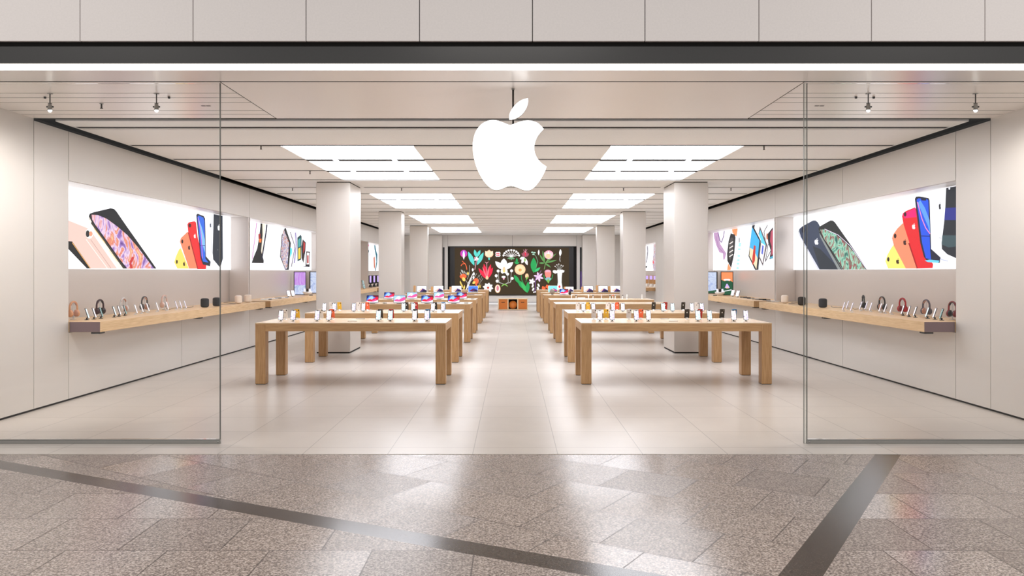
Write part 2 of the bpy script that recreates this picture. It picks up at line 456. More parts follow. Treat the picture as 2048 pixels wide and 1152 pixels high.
# ================================================================ columns
def column(x0, x1, y0, y1, label):
    xc = (x0+x1)/2; r = empty('column', (xc, y0, 0)); hw = abs(x1-x0)/2; dp = y1-y0
    b = MB(); b.box(-hw, hw, 0, dp, .03, CZ-.02, M['column']); b.build('shaft', r, .012, 2)
    b = MB(); b.box(-hw+.012, hw-.012, .012, dp-.012, 0, .03, M['dark']); b.build('base', r)
    b = MB(); b.box(-hw+.012, hw-.012, .012, dp-.012, CZ-.02, CZ-.001, M['dark'])
    b.box(-hw-.08, hw+.08, -.08, dp+.08, CZ-.004, CZ-.0015, M['ceil']); b.build('capital', r)
    return tag(r, label, 'column', 'steel clad columns')
for s, side in ((-1, 'left'), (1, 'right')):
    column(s*3.345, s*4.045, 16.5, 17.68, f'broad steel clad square column nearest the entrance on the {side}')
    column(s*3.41, s*4.11, 24.6, 25.3, f'steel clad column second from the entrance on the {side}')
    column(s*3.42, s*4.14, 32.3, 32.75, f'steel clad column third from the entrance on the {side}')
    column(s*3.54, s*4.3, 40.3, 40.7, f'steel clad column farthest back on the {side}, beside the video wall')

# ================================================================ glass front
def glass_front(s, label):
    xe = s*2.865 if s < 0 else s*2.893
    r = empty('glass_panel', (xe, 7.86, 0)); x1 = s*(XW-.01)-xe
    b = MB(); b.box(0, x1, -.006, .006, .045, CZ-.01, M['glass']); b.build('pane', r)
    b = MB(); b.box(0, x1, -.014, .014, .0, .034, M['steel']); b.box(0, x1, -.009, .009, .034, .04, M['chrome_dark']); b.build('bottom_rail', r, .002)
    b = MB()
    if s < 0:
        b.box(0, s*.008, -.007, .007, .04, CZ-.005, M['glass_rim'])
        b.build('edge_strip', r, .001)
    else:
        b.box(-.030, -.026, -.008, .008, .0, CZ-.005, M['glass_rim'])
        b.box(0, .005, -.008, .008, .0, CZ-.005, M['glass_rim']); b.build('edge_strip', r, .001)
        b = MB(); b.box(-.026, 0, -.004, .004, 0, CZ-.01, M['glass_edge']); b.build('edge_glass', r)
    b = MB(); b.lathe([(.008, 0), (.008, .012)], M['steel'], (s*.02, -.02, .02), 12, 'y')
    b.build('lock_knob', r)
    tag(r, label, 'glass panel', 'glass shop front panels')
glass_front(-1, 'tall clear glass pane on a steel rail left of the open entrance')
glass_front(1, 'tall clear glass pane on a steel rail right of the open entrance')

# ================================================================ hanging sign
K5 = 4.8
body = [(485,436),(530,421),(580,403),(640,393),(690,397),(740,415),(780,447),(803,476),(772,508),(742,548),(721,598),(712,652),(718,702),(740,752),(776,797),(830,835),
        (815,878),(785,937),(750,990),(715,1030),(680,1055),(640,1063),(600,1056),(560,1039),(520,1025),(485,1020),(450,1026),(400,1048),(350,1059),(308,1048),(268,1018),(228,972),
        (188,905),(160,840),(138,765),(126,690),(124,620),(132,560),(150,505),(180,457),(220,419),(270,396),(320,389),(370,397),(420,415),(460,431)]
leaf = [(473,385),(474,340),(490,300),(520,255),(560,217),(605,192),(652,180),(653,220),(640,265),(615,310),(580,348),(540,372),(500,385)]
body_s = smooth_loop(body, (7, 15), 3); leaf_s = smooth_loop(leaf, (0, 6), 3)
YSG = 8.11
def sg(p): return ((920+p[0]/K5-1026.2)*YSG/F, 0, CAMZ-(160+p[1]/K5-HY)*YSG/F)
X0 = (1026.2-CX)*YSG/F
r = empty('hanging_sign', (X0, YSG, 0))
tag(r, 'large glowing white bitten apple sign hanging from the entrance ceiling', 'sign')
M['sign_rim'] = plain('sign_rim', (150, 145, 140), .35, .8)
for nm, pts in (('sign_body', body_s), ('leaf', leaf_s)):
    P3 = [sg(p) for p in pts]
    b = MB(); b.prism([(x, -.03, z) for x, y, z in P3], M['white_glow'], (0, .006, 0)); o = b.build(nm, r)
    b = MB(); b.prism([(x, -.0238, z) for x, y, z in P3], M['sign_rim'], (0, .05, 0)); b.build('rim', o)
b = MB(); b.lathe([(.010, 3.16), (.010, CZ)], M['chrome_dark'], (0, .012, 0), 12)
b.lathe([(.016, CZ-.012), (.016, CZ-.001)], M['steel'], (0, .012, 0), 16)
b.box(-.011, -.005, -.006, .0, 2.99, 3.06, M['chrome_dark']); b.box(.005, .011, -.006, .0, 2.99, 3.06, M['chrome_dark'])
b.build('rod', r)
_cx = sum(p[0] for p in body)/len(body); _cy = 740
def mini_logo(b, to3, mat):              # small mark; to3 maps unit coords (u right, v up) to a point
    for pts in (body[::1], leaf):
        b.poly([to3((p[0]-477)/880, -(p[1]-620)/880) for p in pts], mat)

# ================================================================ spotlights and small ceiling fittings
M['bulb'] = glow('spot_bulb', (255, 255, 250), 14)
def spot():
    r = empty('ceiling_spotlight', (0, 0, 0))
    b = MB(); b.lathe([(.028, -.004), (.028, 0)], M['steel'], n=20); b.build('mounting_plate', r)
    b = MB(); b.lathe([(.006, -.10), (.006, 0)], M['chrome_dark'], n=10)
    b.box(-.02, .02, -.004, .004, -.106, -.100, M['chrome_dark']); b.build('stem', r)
    b = MB(); b.lathe([(.010, -.105), (.02, -.115), (.022, -.165), (.025, -.172)], M['steel'], n=20)
    b.box(-.036, -.023, -.006, .006, -.145, -.13, M['black']); b.box(.023, .036, -.006, .006, -.145, -.13, M['black']); b.build('lamp_head', r)
    b = MB(); b.lathe([(.004, -.194), (.013, -.19), (.018, -.178), (.018, -.173)], M['bulb'], n=16); b.build('bulb', r)
    return r
for px, lab in ((100, 'small steel ceiling spotlight, leftmost of all, behind the left glass pane'), (313, 'small steel ceiling spotlight behind the left glass pane, closer to the entrance opening'),
                (1736.5, 'small steel ceiling spotlight behind the right glass pane, closer to the entrance opening'), (1951, 'small steel ceiling spotlight, rightmost of all, behind the right glass pane')):
    p = fl(px, 187, CZ); o = place('spot', spot, (p.x, p.y, CZ-.001), 0, lab, 'spotlight', 'entrance spotlights')
    l = bpy.data.lights.new('spot_lamp', 'SPOT'); l.energy = 95 if abs(px-CX) > 800 else 40; l.spot_size = 1.6; l.spot_blend = .8; l.color = (1, .93, .86); l.shadow_soft_size = .03
    lo = bpy.data.objects.new('spot_lamp', l); C.objects.link(lo); lo.location = (0, 0, -.2); lo.parent = o
    if abs(px-CX) > 800: lo.rotation_euler = Vector((.97 if px > CX else -.97, .75, -1.1)).to_track_quat('-Z', 'Y').to_euler()
def sprinkler():
    r = empty('sprinkler_head', (0, 0, 0))
    b = MB(); b.lathe([(.022, -.004), (.022, 0)], M['steel'], n=14); b.build('plate', r)
    b = MB(); b.lathe([(.009, -.05), (.009, -.004)], M['chrome_dark'], n=10); b.lathe([(.016, -.056), (.016, -.05)], M['chrome_dark'], n=12); b.build('nozzle', r)
    return r
spr = [(203, 207, 'behind the left glass pane between the spotlights'), (522, 291, 'on the left just before the nearest left lamp'), (620, 342, 'left of the nearest left ceiling lamp'),
       (585, 376, 'on the ceiling left of the nearest left column'), (803, 376, 'on the ceiling right of the nearest left column'),
       (1247, 376, 'on the ceiling left of the nearest right column'), (1462, 376, 'on the ceiling right of the nearest right column'), (1528, 292, 'on the right just before the nearest right lamp')]
for px, py, t in spr:
    p = fl(px, py, CZ); place('spr', sprinkler, (p.x, p.y, CZ-.001), 0, 'tiny dark sprinkler head '+t, 'sprinkler', 'ceiling sprinklers')
for px, t in ((412, 'left'), (1638.5, 'right')):
    p = fl(px, 211.5, CZ); b = MB()
    for q in (-1, 1): b.box(p.x+q*.028-.022, p.x+q*.028+.022, p.y-.012, p.y+.012, CZ-.004, CZ-.001, M['black'])
    tag(b.build('ceiling_detector'), f'flat black detector slot on the entrance ceiling behind the {t} glass pane', 'detector', 'black ceiling slots')
def stud():
    r = MB().lathe([(.012, -.018), (.014, 0)], M['black'], n=12).build('ceiling_stud'); return r
for px, t in ((90, 'left of the leftmost spotlight'), (338, 'right of the second spotlight from left'), (1712, 'left of the third spotlight from left'), (1747.5, 'right of the third spotlight from left')):
    p = fl(px, 193.5, CZ); place('stud', stud, (p.x, p.y, CZ-.001), 0, 'tiny black stud on the ceiling '+t, 'ceiling stud', 'black ceiling studs')

# ================================================================ tables
TX0, TX1, TD, TH = 1.0, 2.85, 1.20, .92       # inner edge, length, depth, height
def table():
    r = empty('display_table', (0, 0, 0)); L, D = 2.85, TD; lg = .152
    b = MB(); b.box(0, L, 0, D, TH-.012, TH, M['oaktop']); b.box(.0005, L-.0005, .0005, D-.0005, TH-.0302, TH-.0121, M['oakx']); b.build('tabletop', r)
    b = MB()
    b.box(lg, L-lg, 0.001, .04, TH-.125, TH-.0305, M['oakx']); b.box(lg, L-lg, D-.04, D-.001, TH-.125, TH-.0305, M['oakx'])
    b.box(.001, .04, lg, D-lg, TH-.125, TH-.0305, M['oaky']); b.box(L-.04, L-.001, lg, D-lg, TH-.125, TH-.0305, M['oaky'])
    b.build('apron', r)
    for x in (0, L-lg):
        for y in (0, D-lg):
            b = MB(); b.box(x, x+lg, y, y+lg, .008, TH-.0302, M['oakz']); o = b.build('leg', r, .003)
            b = MB(); b.box(x+.006, x+lg-.006, y+.006, y+lg-.006, 0, .0078, M['chrome_dark']); b.build('foot_plate', o)
    return r
rows = [11.97, 14.83, 19.0, 21.87, 26.0, 28.9, 33.05]
rn = ['nearest', 'second', 'third', 'fourth', 'fifth', 'sixth', 'farthest']
what = {(-1, 0): 'phones', (-1, 1): 'phones', (-1, 2): 'tablets', (-1, 3): 'tablets'}
for s, side in ((-1, 'left'), (1, 'right')):
    for i, y in enumerate(rows):
        x = (-1.015-2.85+.02) if s < 0 else 1.015+.02
        place('table', table, (x, y, 0), 0, f'long light oak display table with square legs, {rn[i]} of the {side} row', 'table', 'oak display tables')

# ================================================================ phones
M['scr_purple'] = glow_noise('screen_purple', [(.28, (70, 40, 110)), (.38, (180, 140, 215)), (.45, (245, 242, 252)), (.62, (250, 248, 252)), (.7, (215, 170, 220)), (.8, (120, 70, 140))], 1.0, (26, 26, 15))
M['scr_teal'] = glow_noise('screen_teal', [(.28, (40, 110, 110)), (.38, (150, 210, 220)), (.45, (238, 248, 252)), (.62, (245, 246, 252)), (.7, (170, 175, 225)), (.8, (60, 140, 120))], 1.0, (26, 26, 15))
M['scr_pink'] = glow_noise('screen_pink', [(.28, (110, 50, 100)), (.38, (240, 180, 200)), (.45, (250, 246, 248)), (.64, (250, 248, 252)), (.72, (215, 170, 215)), (.82, (120, 60, 110))], 1.0, (26, 26, 15))
M['scr_dark'] = glow_noise('screen_dark', [(.3, (25, 30, 40)), (.42, (80, 120, 120)), (.5, (190, 215, 210)), (.6, (60, 60, 80)), (.75, (160, 60, 90))], 1.0, (26, 26, 15))
PH = {'black': (26, 26, 28), 'white': (232, 230, 232), 'silver': (204, 202, 210), 'yellow': (232, 184, 60), 'coral': (240, 104, 66), 'red': (168, 28, 30), 'blue': (58, 132, 196), 'grey': (120, 120, 126), 'rose': (224, 186, 172)}
for k, c in PH.items(): M['ph_'+k] = plain('phone_'+k, c, .25)
def rrect(w, h, r, n=4):
    pts = []
    for cx_, cy_, a0 in ((w/2-r, h/2-r, 0), (-w/2+r, h/2-r, 90), (-w/2+r, -h/2+r, 180), (w/2-r, -h/2+r, 270)):
        for k in range(n+1):
            a = math.radians(a0+90*k/n); pts.append((cx_+r*math.cos(a), cy_+r*math.sin(a)))
    return pts
def phone(col, scr, base='steel', W=.078, H=.156):
    def mk():
        r = empty('display_phone', (0, 0, 0))
        T = Matrix.Translation((0, .0, .022)) @ Matrix.Rotation(math.radians(-17), 4, 'X')
        b = MB(); pr = rrect(W, H, .012)
        b.prism([(x, 0, z+H/2) for x, z in pr], M['ph_'+col], (0, .008, 0), True); b.xf(T); o = b.build('casing', r)
        b = MB(); b.poly([(x, -.0006, z+H/2) for x, z in rrect(W-.004, H-.004, .010)], M['black'])
        b.poly([(x, -.0012, z+H/2) for x, z in rrect(W-.010, H-.010, .008)], M[scr])
        b.poly([(x, -.0018, z+H-.008) for x, z in rrect(.034, .007, .0025, 2)], M['black']); b.xf(T); b.build('screen', r)
        b = MB(); b.prism([(x-W/2+.014, .008, z+H-.02) for x, z in rrect(.014, .026, .006)], M['black' if col != 'black' else 'chrome_dark'], (0, .0015, 0)); b.xf(T); b.build('camera_bump', r)
        lg = MB(); mini_logo(lg, lambda u, v: (-u*.022, .0086, H*.64+v*.022), M['white' if col in ('black', 'red', 'blue', 'coral', 'yellow', 'grey') else 'rubber']); lg.xf(T); lg.build('logo_mark', r)
        b = MB(); b.lathe([(.03, 0), (.03, .005), (.01, .008), (.008, .03)], M[base], (0, .028, 0), 18)
        b.box(-.02, .02, .002, .034, .024, .032, M[base]); b.build('stand', r)
        return r
    return mk
OFF = [1.335, 1.525, 1.90, 2.085, 2.85, 3.03, 3.40, 3.59]
words = ['first', 'second', 'third', 'fourth', 'fifth', 'sixth', 'seventh', 'eighth']
backs = {(-1, 0): ['blue', 'black', 'red', 'black', 'coral', 'white', 'yellow', 'white'],
         (-1, 1): ['blue', 'black', 'red', 'black', 'coral', 'white', 'yellow', 'white'],
         (1, 0): ['silver', 'yellow', 'silver', 'coral', 'black', 'red', 'black', 'blue'],
         (1, 1): ['white', 'yellow', 'white', 'coral', 'black', 'red', 'black', 'white']}
scrf = {-1: ['scr_purple', 'scr_pink', 'scr_teal', 'scr_teal', 'scr_pink', 'scr_purple', 'scr_purple', 'scr_pink'],
        1: ['scr_pink', 'scr_purple', 'scr_purple', 'scr_pink', 'scr_teal', 'scr_teal', 'scr_pink', 'scr_purple']}
bx_off = {(-1, 0): [-.03, -.04, -.05, -.04, -.05, -.05, -.06, -.06], (-1, 1): [-.03, 0, 0, 0, 0, 0, 0, .03],
          (1, 0): [-.045, -.04, -.05, -.045, -.07, -.045, -.06, -.06], (1, 1): [-.07, -.06, -.05, -.05, -.1, -.05, -.07, .0]}
snames = {'scr_purple': 'purple', 'scr_pink': 'pink', 'scr_teal': 'teal'}
for s, side in ((-1, 'left'), (1, 'right')):
    for i in (0, 1):
        for j in range(8):
            sc_ = scrf[s][j]; k = j if s > 0 else 7-j
            fx = s*OFF[j]+.018
            place(('front', sc_), phone('black', sc_), (fx, rows[i]+.36, TH), random.uniform(-.06, .06),
                  f'phone with white and {snames[sc_]} lit screen, {words[k]} from left in front line, {rn[i]} {side} table', 'phone', f'front line of phones on the {rn[i]} {side} table')
            col = backs[(s, i)][j]
            place(('back', col), phone(col, 'scr_purple', 'white'), (s*OFF[j]+.018+bx_off[(s, i)][j], rows[i]+.86, TH), PI+random.uniform(-.06, .06),
                  f'{col} backed phone turned away, {words[k]} from left in back line, {rn[i]} {side} table', 'phone', f'back line of phones on the {rn[i]} {side} table')
def pad():
    r = empty('price_card', (0, 0, 0))
    b = MB(); b.box(-.07, .07, -.02, .02, 0, .006, M['rubber']); b.build('tray', r, .001)
    b = MB(); b.box(-.06, .06, -.014, .014, .006, .009, M['white']); b.build('card', r); return r
for px, py, t in ((705, 642.6, 'front edge of nearest left table'), (721.5, 638, 'middle of nearest left table'), (1329.6, 638, 'middle of nearest right table'), (1346.8, 642.6, 'front edge of nearest right table')):
    p = fl(px, py, TH); place('pad', pad, (p.x, p.y, TH), 0, 'small flat grey card lying near the '+t, 'card', 'flat grey cards on the nearest tables')

# ================================================================ tablets and laptops
def screen_grad(name, seed):
    m = glow_noise(name, [(.25, (30, 60, 160)), (.42, (110, 170, 240)), (.5, (235, 235, 250)), (.56, (240, 60, 100)), (.66, (205, 20, 60)), (.85, (60, 10, 30))], 1.0, (5, 5, 7), 1, .8)
    return m
def wallpaper(b, W, H, to3):            # blue sky, red dunes, white foreground
    def q(u, v): return to3(-W/2+u*W, v*H)
    def pl(pts, m): b.poly([q(*p) for p in pts], M[m])
    return pl
M['s_blue'] = glow('s_blue', (70, 120, 220)); M['s_navy'] = glow('s_navy', (24, 40, 110)); M['s_sky'] = glow('s_sky', (160, 200, 245)); M['s_white'] = glow('s_white', (244, 242, 250), 1.0)
M['s_red'] = glow('s_red', (220, 24, 60)); M['s_maroon'] = glow('s_maroon', (110, 14, 40)); M['s_pink'] = glow('s_pink', (240, 80, 150)); M['s_purple'] = glow('s_purple', (70, 45, 105))
M['s_dark'] = glow('s_dark', (30, 22, 44)); M['s_peach'] = glow('s_peach', (235, 180, 160)); M['s_lav'] = glow('s_lav', (185, 160, 220)); M['s_aqua'] = glow('s_aqua', (130, 215, 225))
def tablet(kind):
    def mk():
        r = empty('display_tablet', (0, 0, 0)); W, H = .29, .20
        T = Matrix.Translation((0, -.02, .012)) @ Matrix.Rotation(math.radians(-24), 4, 'X')
        b = MB(); b.prism([(x, 0, z+H/2) for x, z in rrect(W, H, .014)], M['ph_grey'], (0, .007, 0), True); b.xf(T); b.build('casing', r)
        b = MB(); b.poly([(x, -.0008, z+H/2) for x, z in rrect(W-.004, H-.004, .012)], M['black'])
        w_, h_ = W-.018, H-.018; lay = [0]
        def pl(pts, m):
            lay[0] += 1; b.poly([(-w_/2+u*w_, -.0012-.0004*lay[0], .009+v*h_) for u, v in pts], M[m])
        pale = kind == 'pale'
        pl([(0, 0), (1, 0), (1, 1), (0, 1)], 's_sky' if pale else 's_blue')
        if not pale: pl([(0, .55), (0, 1), (.22, 1), (.1, .7)], 's_navy')
        if not pale: pl([(.5, 1), (1, 1), (1, .62), (.78, .72), (.6, .82)], 's_maroon')
        pl([(.12, .55), (.3, .85), (.45, .95), (.6, .7), (.5, .45), (.2, .4)], 's_white' if pale else 's_sky')
        pl([(0, .2), (.15, .45), (.3, .5), (.45, .42), (.6, .55), (.75, .7), (.9, .8), (1, .72), (1, .35), (.7, .2), (.3, .12)], 's_pink' if pale else 's_red')
        pl([(.45, .2), (.6, .38), (.8, .5), (.9, .35), (.8, .18), (.6, .1)], 's_pink')
        pl([(0, 0), (0, .2), (.3, .16), (.55, .12), (.8, .22), (1, .4), (1, 0)], 's_white')
        b.xf(T); b.build('screen', r)
        b = MB(); b.box(-.07, .07, .0, .09, 0, .006, M['black']); b.box(-.05, .05, .05, .062, .006, .075, M['black']); b.build('stand', r, .001)
        return r
    return mk
tabs = {2: [(744.7, 'deep'), (799, 'pale'), (854.3, 'deep'), (907.5, 'deep')], 3: [(778.3, 'deep'), (824, 'pale'), (878, 'pale'), (923.5, 'deep')]}
for i, lst in tabs.items():
    for j, (px, kd) in enumerate(lst):
        y = rows[i]+.3; x = (px-CX)*y/F
        place(('tab', kd), tablet(kd), (x, y, TH), .05, f'{"pale" if kd=="pale" else "vivid"} pink and blue tablet on stand, {words[j]} from left on {rn[i]} left table', 'tablet', 'tablets on the left tables')
# small dark pucks beside tablets
def puck():
    r = empty('tablet_pen', (0, 0, 0)); b = MB(); b.box(-.05, .05, -.02, .02, 0, .01, M['black']); b.build('tray', r, .002)
    b = MB(); b.tube([(-.06, 0, .014), (.06, 0, .014)], .004, M['white']); b.build('pen', r); return r
for i, lst in tabs.items():
    for j, (px, kd) in enumerate(lst):
        y = rows[i]+.42; x = (px-CX)*y/F+.30
        if x > -1.05: continue
        place('puck', puck, (x, y, TH), .2, f'small black tray with white pen right of {words[j]} tablet on {rn[i]} left table', 'pen tray', 'pen trays beside the tablets')
def laptop(frame='chrome_dark', scr='mountain', W=.36, H=.235):
    def mk():
        r = empty('laptop', (0, 0, 0))
        b = MB(); b.prism([(x, y, 0.002) for x, y in rrect(W, .25, .012)], M['steel'], (0, 0, .012))
        b.xf(Matrix.Translation((0, -.0, 0))); o = b.build('base', r)
        b = MB(); b.box(-W/2+.02, W/2-.02, .0, .1, .0142, .0155, M['black']); b.box(-.05, .05, -.1, -.02, .0142, .0148, M['rubber']); b.build('keyboard', o)
        T = Matrix.Translation((0, .12, .014)) @ Matrix.Rotation(math.radians(-12), 4, 'X')
        b = MB(); b.prism([(x, 0, z+H/2) for x, z in rrect(W, H, .01)], M[frame], (0, .006, 0), True); b.xf(T); lid = b.build('lid', r)
        b = MB(); w_, h_ = W-.02, H-.024; lay = [0]
        def pl(pts, m):
            lay[0] += 1; b.poly([(-w_/2+u*w_, -.0004-.0004*lay[0], .014+v*h_) for u, v in pts], M[m])
        sky = {'mountain': 's_white', 'blue': 's_blue', 'aqua': 's_aqua'}[scr]
        pl([(0, 0), (1, 0), (1, 1), (0, 1)], sky)
        pl([(.1, .18), (.35, .42), (.5, .6), (.62, .5), (.75, .3), (.6, .1), (.2, .08)], 's_peach' if scr != 'blue' else 's_maroon')
        pl([(.3, .0), (.5, .35), (.6, .62), (.72, .5), (.85, .42), (1, .25), (1, 0)], 's_purple')
        pl([(.55, 0), (.7, .3), (.9, .22), (1, .12), (1, 0)], 's_dark')
        if scr == 'aqua': pl([(.1, .3), (.5, .55), (.95, .25), (.9, .12), (.5, .38)], 's_pink')
        b.xf(T); b.build('screen', lid)
        return r
    return mk
def lap(px, row, off, frame, scr, label, W=.36, H=.235):
    y = rows[row]+off; x = (px-CX)*y/F
    place(('lap', frame, scr, W), laptop(frame, scr, W, H), (x, y, TH), 0, label, 'laptop', 'laptops on the far tables')
lap(842.5, 5, .3, 'chrome_dark', 'mountain', 'open laptop with dark lid and mountain picture, leftmost on sixth left table')
lap(876, 5, .3, 'steel', 'mountain', 'open laptop with mountain picture, second from left on sixth left table')
lap(912.5, 5, .3, 'steel', 'mountain', 'open laptop with mountain picture, third from left on sixth left table')
lap(945.8, 5, .3, 'white', 'blue', 'open laptop with white rim and blue sky picture, nearest the aisle on sixth left table')
lap(1106, 5, .3, 'white', 'aqua', 'open laptop with aqua picture nearest the aisle on sixth right table', .34, .24)
lap(1139.5, 5, .45, 'white', 'mountain', 'open white laptop second from the aisle on sixth right table', .30, .2)
lap(1177.3, 5, .3, 'chrome_dark', 'mountain', 'open laptop with dark mountain picture, third from the aisle on sixth right table')
lap(1207, 5, .3, 'chrome_dark', 'mountain', 'open laptop with dark mountain picture between two tan cases on sixth right table')
lap(1232, 5, .2, 'white', 'mountain', 'open laptop farthest right on sixth right table')
def folio(w, h):
    def mk():
        r = empty('tan_case', (0, 0, 0)); T = Matrix.Rotation(math.radians(-8), 4, 'X')
        b = MB(); b.prism([(x, 0, z+h/2+.01) for x, z in rrect(w, h, .012)], M['tan'], (0, .02, 0)); b.xf(T); b.build('cover', r)
        b = MB(); b.box(-w/2+.02, w/2-.02, -.05, .08, 0, .008, M['black']); b.build('foot', r); return r
    return mk
M['tan'] = plain('tan_leather', (196, 150, 100), .6)
for px, w_, h_, i, o, t in ((1196, .16, .25, 5, .25, 'standing left of the fourth laptop on sixth right table'), (1219, .17, .22, 5, .2, 'standing beside the farthest right laptop on sixth right table'),
                         (1130, .09, .2, 5, .6, 'standing behind the small tablet on sixth right table'), (1165, .09, .22, 5, .62, 'standing left of third laptop on sixth right table'),
                         (829, .08, .24, 5, .6, 'standing left of the leftmost laptop on sixth left table'), (864, .09, .22, 5, .6, 'standing left of the second laptop on sixth left table'), (901, .09, .22, 5, .6, 'standing left of the third laptop on sixth left table')):
    y = rows[i]+o+(.05 if o > .5 else .37); x = (px-CX)*y/F
    place(('folio', w_), folio(w_, h_), (x, y, TH), 0, 'upright tan case '+t, 'case', 'tan cases on the far tables')
def tabs2():
    return tablet('deep')()
y = rows[4]+.35
place(('tabs', 2), lambda: tablet('deep')(), ((1128-CX)*y/F, y, TH), 0, 'small pink and blue tablet on stand nearest the aisle on fifth right table', 'tablet', 'tablets on the right tables')
def spk():
    r = empty('small_speaker', (0, 0, 0)); b = MB(); b.lathe([(.03, .002), (.038, .01), (.038, .1), (.03, .11)], M['black'], n=16); b.build('body', r)
    b = MB(); b.lathe([(.028, .1101), (.028, .113)], M['chrome_dark'], n=16); b.build('top', r); return r
place('spk', spk, ((1140-CX)*y/F, y, TH), 0, 'small black round speaker right of the tablet on fifth right table', 'speaker')
def globe():
    r = empty('grey_globe', (0, 0, 0)); b = MB()
    b.lathe([(.02, .04)]+[(.085*math.sin(PI*k/10+.2), .115-.085*math.cos(PI*k/10+.2)) for k in range(9)]+[(.01, .2)], M['chrome_mid'], n=20); b.build('ball', r)
    b = MB(); b.lathe([(.05, 0), (.05, .012), (.015, .02), (.015, .045)], M['steel'], n=16); b.build('foot', r); return r
M['chrome_mid'] = plain('mottled_grey', (160, 152, 142), .5, .2, .3, 40)
place('globe', globe, ((1104.5-CX)*(rows[4]+.25)/F, rows[4]+.25, TH), 0, 'round mottled grey toy ball on a foot, nearest the aisle on fifth right table', 'toy')
# flat closed tablets with dark covers on the fifth left table
def flat():
    r = empty('keyboard_case', (0, 0, 0)); b = MB(); b.prism([(x, y_, 0) for x, y_ in rrect(.28, .2, .012)], M['s_case'], (0, 0, .012)); b.build('cover', r)
    b = MB(); b.box(-.1, .1, -.05, .05, .0122, .016, M['rubber']); b.build('keys', r); return r
M['s_case'] = plain('plum_cover', (84, 66, 84), .5)
for j, px in enumerate((843, 867, 894, 913, 940)):
    y = rows[4]+.55; place('flat', flat, ((px-CX)*y/F, y, TH), .15, f'flat dark keyboard case, {words[j]} from left on fifth left table', 'keyboard case', 'dark flat cases on the fifth left table')
# watch stands on the fourth right table
def watch(col):
    def mk():
        r = empty('watch_stand', (0, 0, 0)); b = MB(); b.lathe([(.03, 0), (.03, .006), (.012, .012), (.012, .09)], M['white'], n=14); b.build('post', r)
        b = MB(); b.prism([(x, -.016, z+.095) for x, z in rrect(.036, .044, .01)], M[col], (0, .012, 0)); b.xf(Matrix.Rotation(0, 4, 'X')); b.build('watch_case', r)
        b = MB(); pts = [(.0, -.012+.022*math.cos(a), .075+.05*math.sin(a)) for a in [PI*2*k/16 for k in range(17)]]
        b.tube([(0, .016+p[1]*.8, p[2]) for p in pts], .008, M['white'], 6, 1.6); b.build('band', r); return r
    return mk
for j, (px, col, nm) in enumerate(((1143, 'white', 'white'), (1152, 'black', 'black'), (1177, 'white', 'white'), (1186, 'black', 'black'), (1203, 'ph_rose', 'rose'), (1220, 'black', 'black'), (1225.5, 'ph_coral', 'coral'),
                             (1230.5, 'ph_grey', 'grey'), (1245, 'black', 'black'), (1254, 'white', 'white'), (1284, 'white', 'white'))):
    y = rows[3]+(.45 if j % 2 else .6); wd = words+['ninth', 'tenth', 'farthest']
    place(('watch', col), watch(col), ((px-CX)*y/F, y, TH), 0, f'{nm} watch on small white stand, {wd[j]} from the aisle on fourth right table', 'watch', 'watches on the fourth right table')
y = rows[3]+.5; b = MB(); b.prism([(x, y_, 0) for x, y_ in rrect(.2, .14, .01)], M['white'], (0, 0, .04)); o = b.build('watch_box', None, .003); o.location = ((1163-CX)*y/F, y, TH)
tag(o, 'flat white box lying among the watches on fourth right table', 'box')

# ================================================================ bench with orange drawers in front of the video wall
M['orange'] = plain('orange_leather', (206, 118, 44), .45); M['pale_oak'] = wood('pale_oak', (226, 200, 160), (240, 218, 184), 0)
r = empty('storage_bench', (.03, 34.9, 0)); tag(r, 'low light wood bench with orange drawers under the video wall', 'bench')
hw, D, H = .645, .42, .51; t = .03
b = MB(); b.box(-hw, hw, 0, D, H-t, H, M['pale_oak']); b.box(-hw, hw, 0, D, .015, .015+t, M['pale_oak'])
for x, u in ((-hw, t), (-.235, .045), (.19, .045), (hw-t, t)): b.box(x, x+u, 0, D, .015+t, H-t, M['pale_oak'])
b.box(-hw+t, hw-t, D-.015, D-.002, .045, H-t, M['dark']); b.build('frame', r)
for x0, x1 in ((-hw+t+.004, -.239), (.239, hw-t-.004)):
    b = MB(); b.box(x0, x1, .006, D-.03, .05, H-t-.006, M['orange']); d_ = b.build('drawer', r, .004)
    b = MB(); xm = (x0+x1)/2; b.box(xm-.075, xm+.075, -.001, .004, .33, .358, M['dark']); b.build('handle_slot', d_)
b = MB()
prof = [(.18*math.sin(PI*k/16), .228-.18*math.cos(PI*k/16)) for k in range(1, 16)]
b.lathe([(.02, .0455)]+prof, M['orange'], (0, 0, 0), 28); o = b.build('leather_ball'); o.location = (.03, 35.11, 0)
tag(o, 'round orange leather ball sitting in the middle of the bench', 'ball')

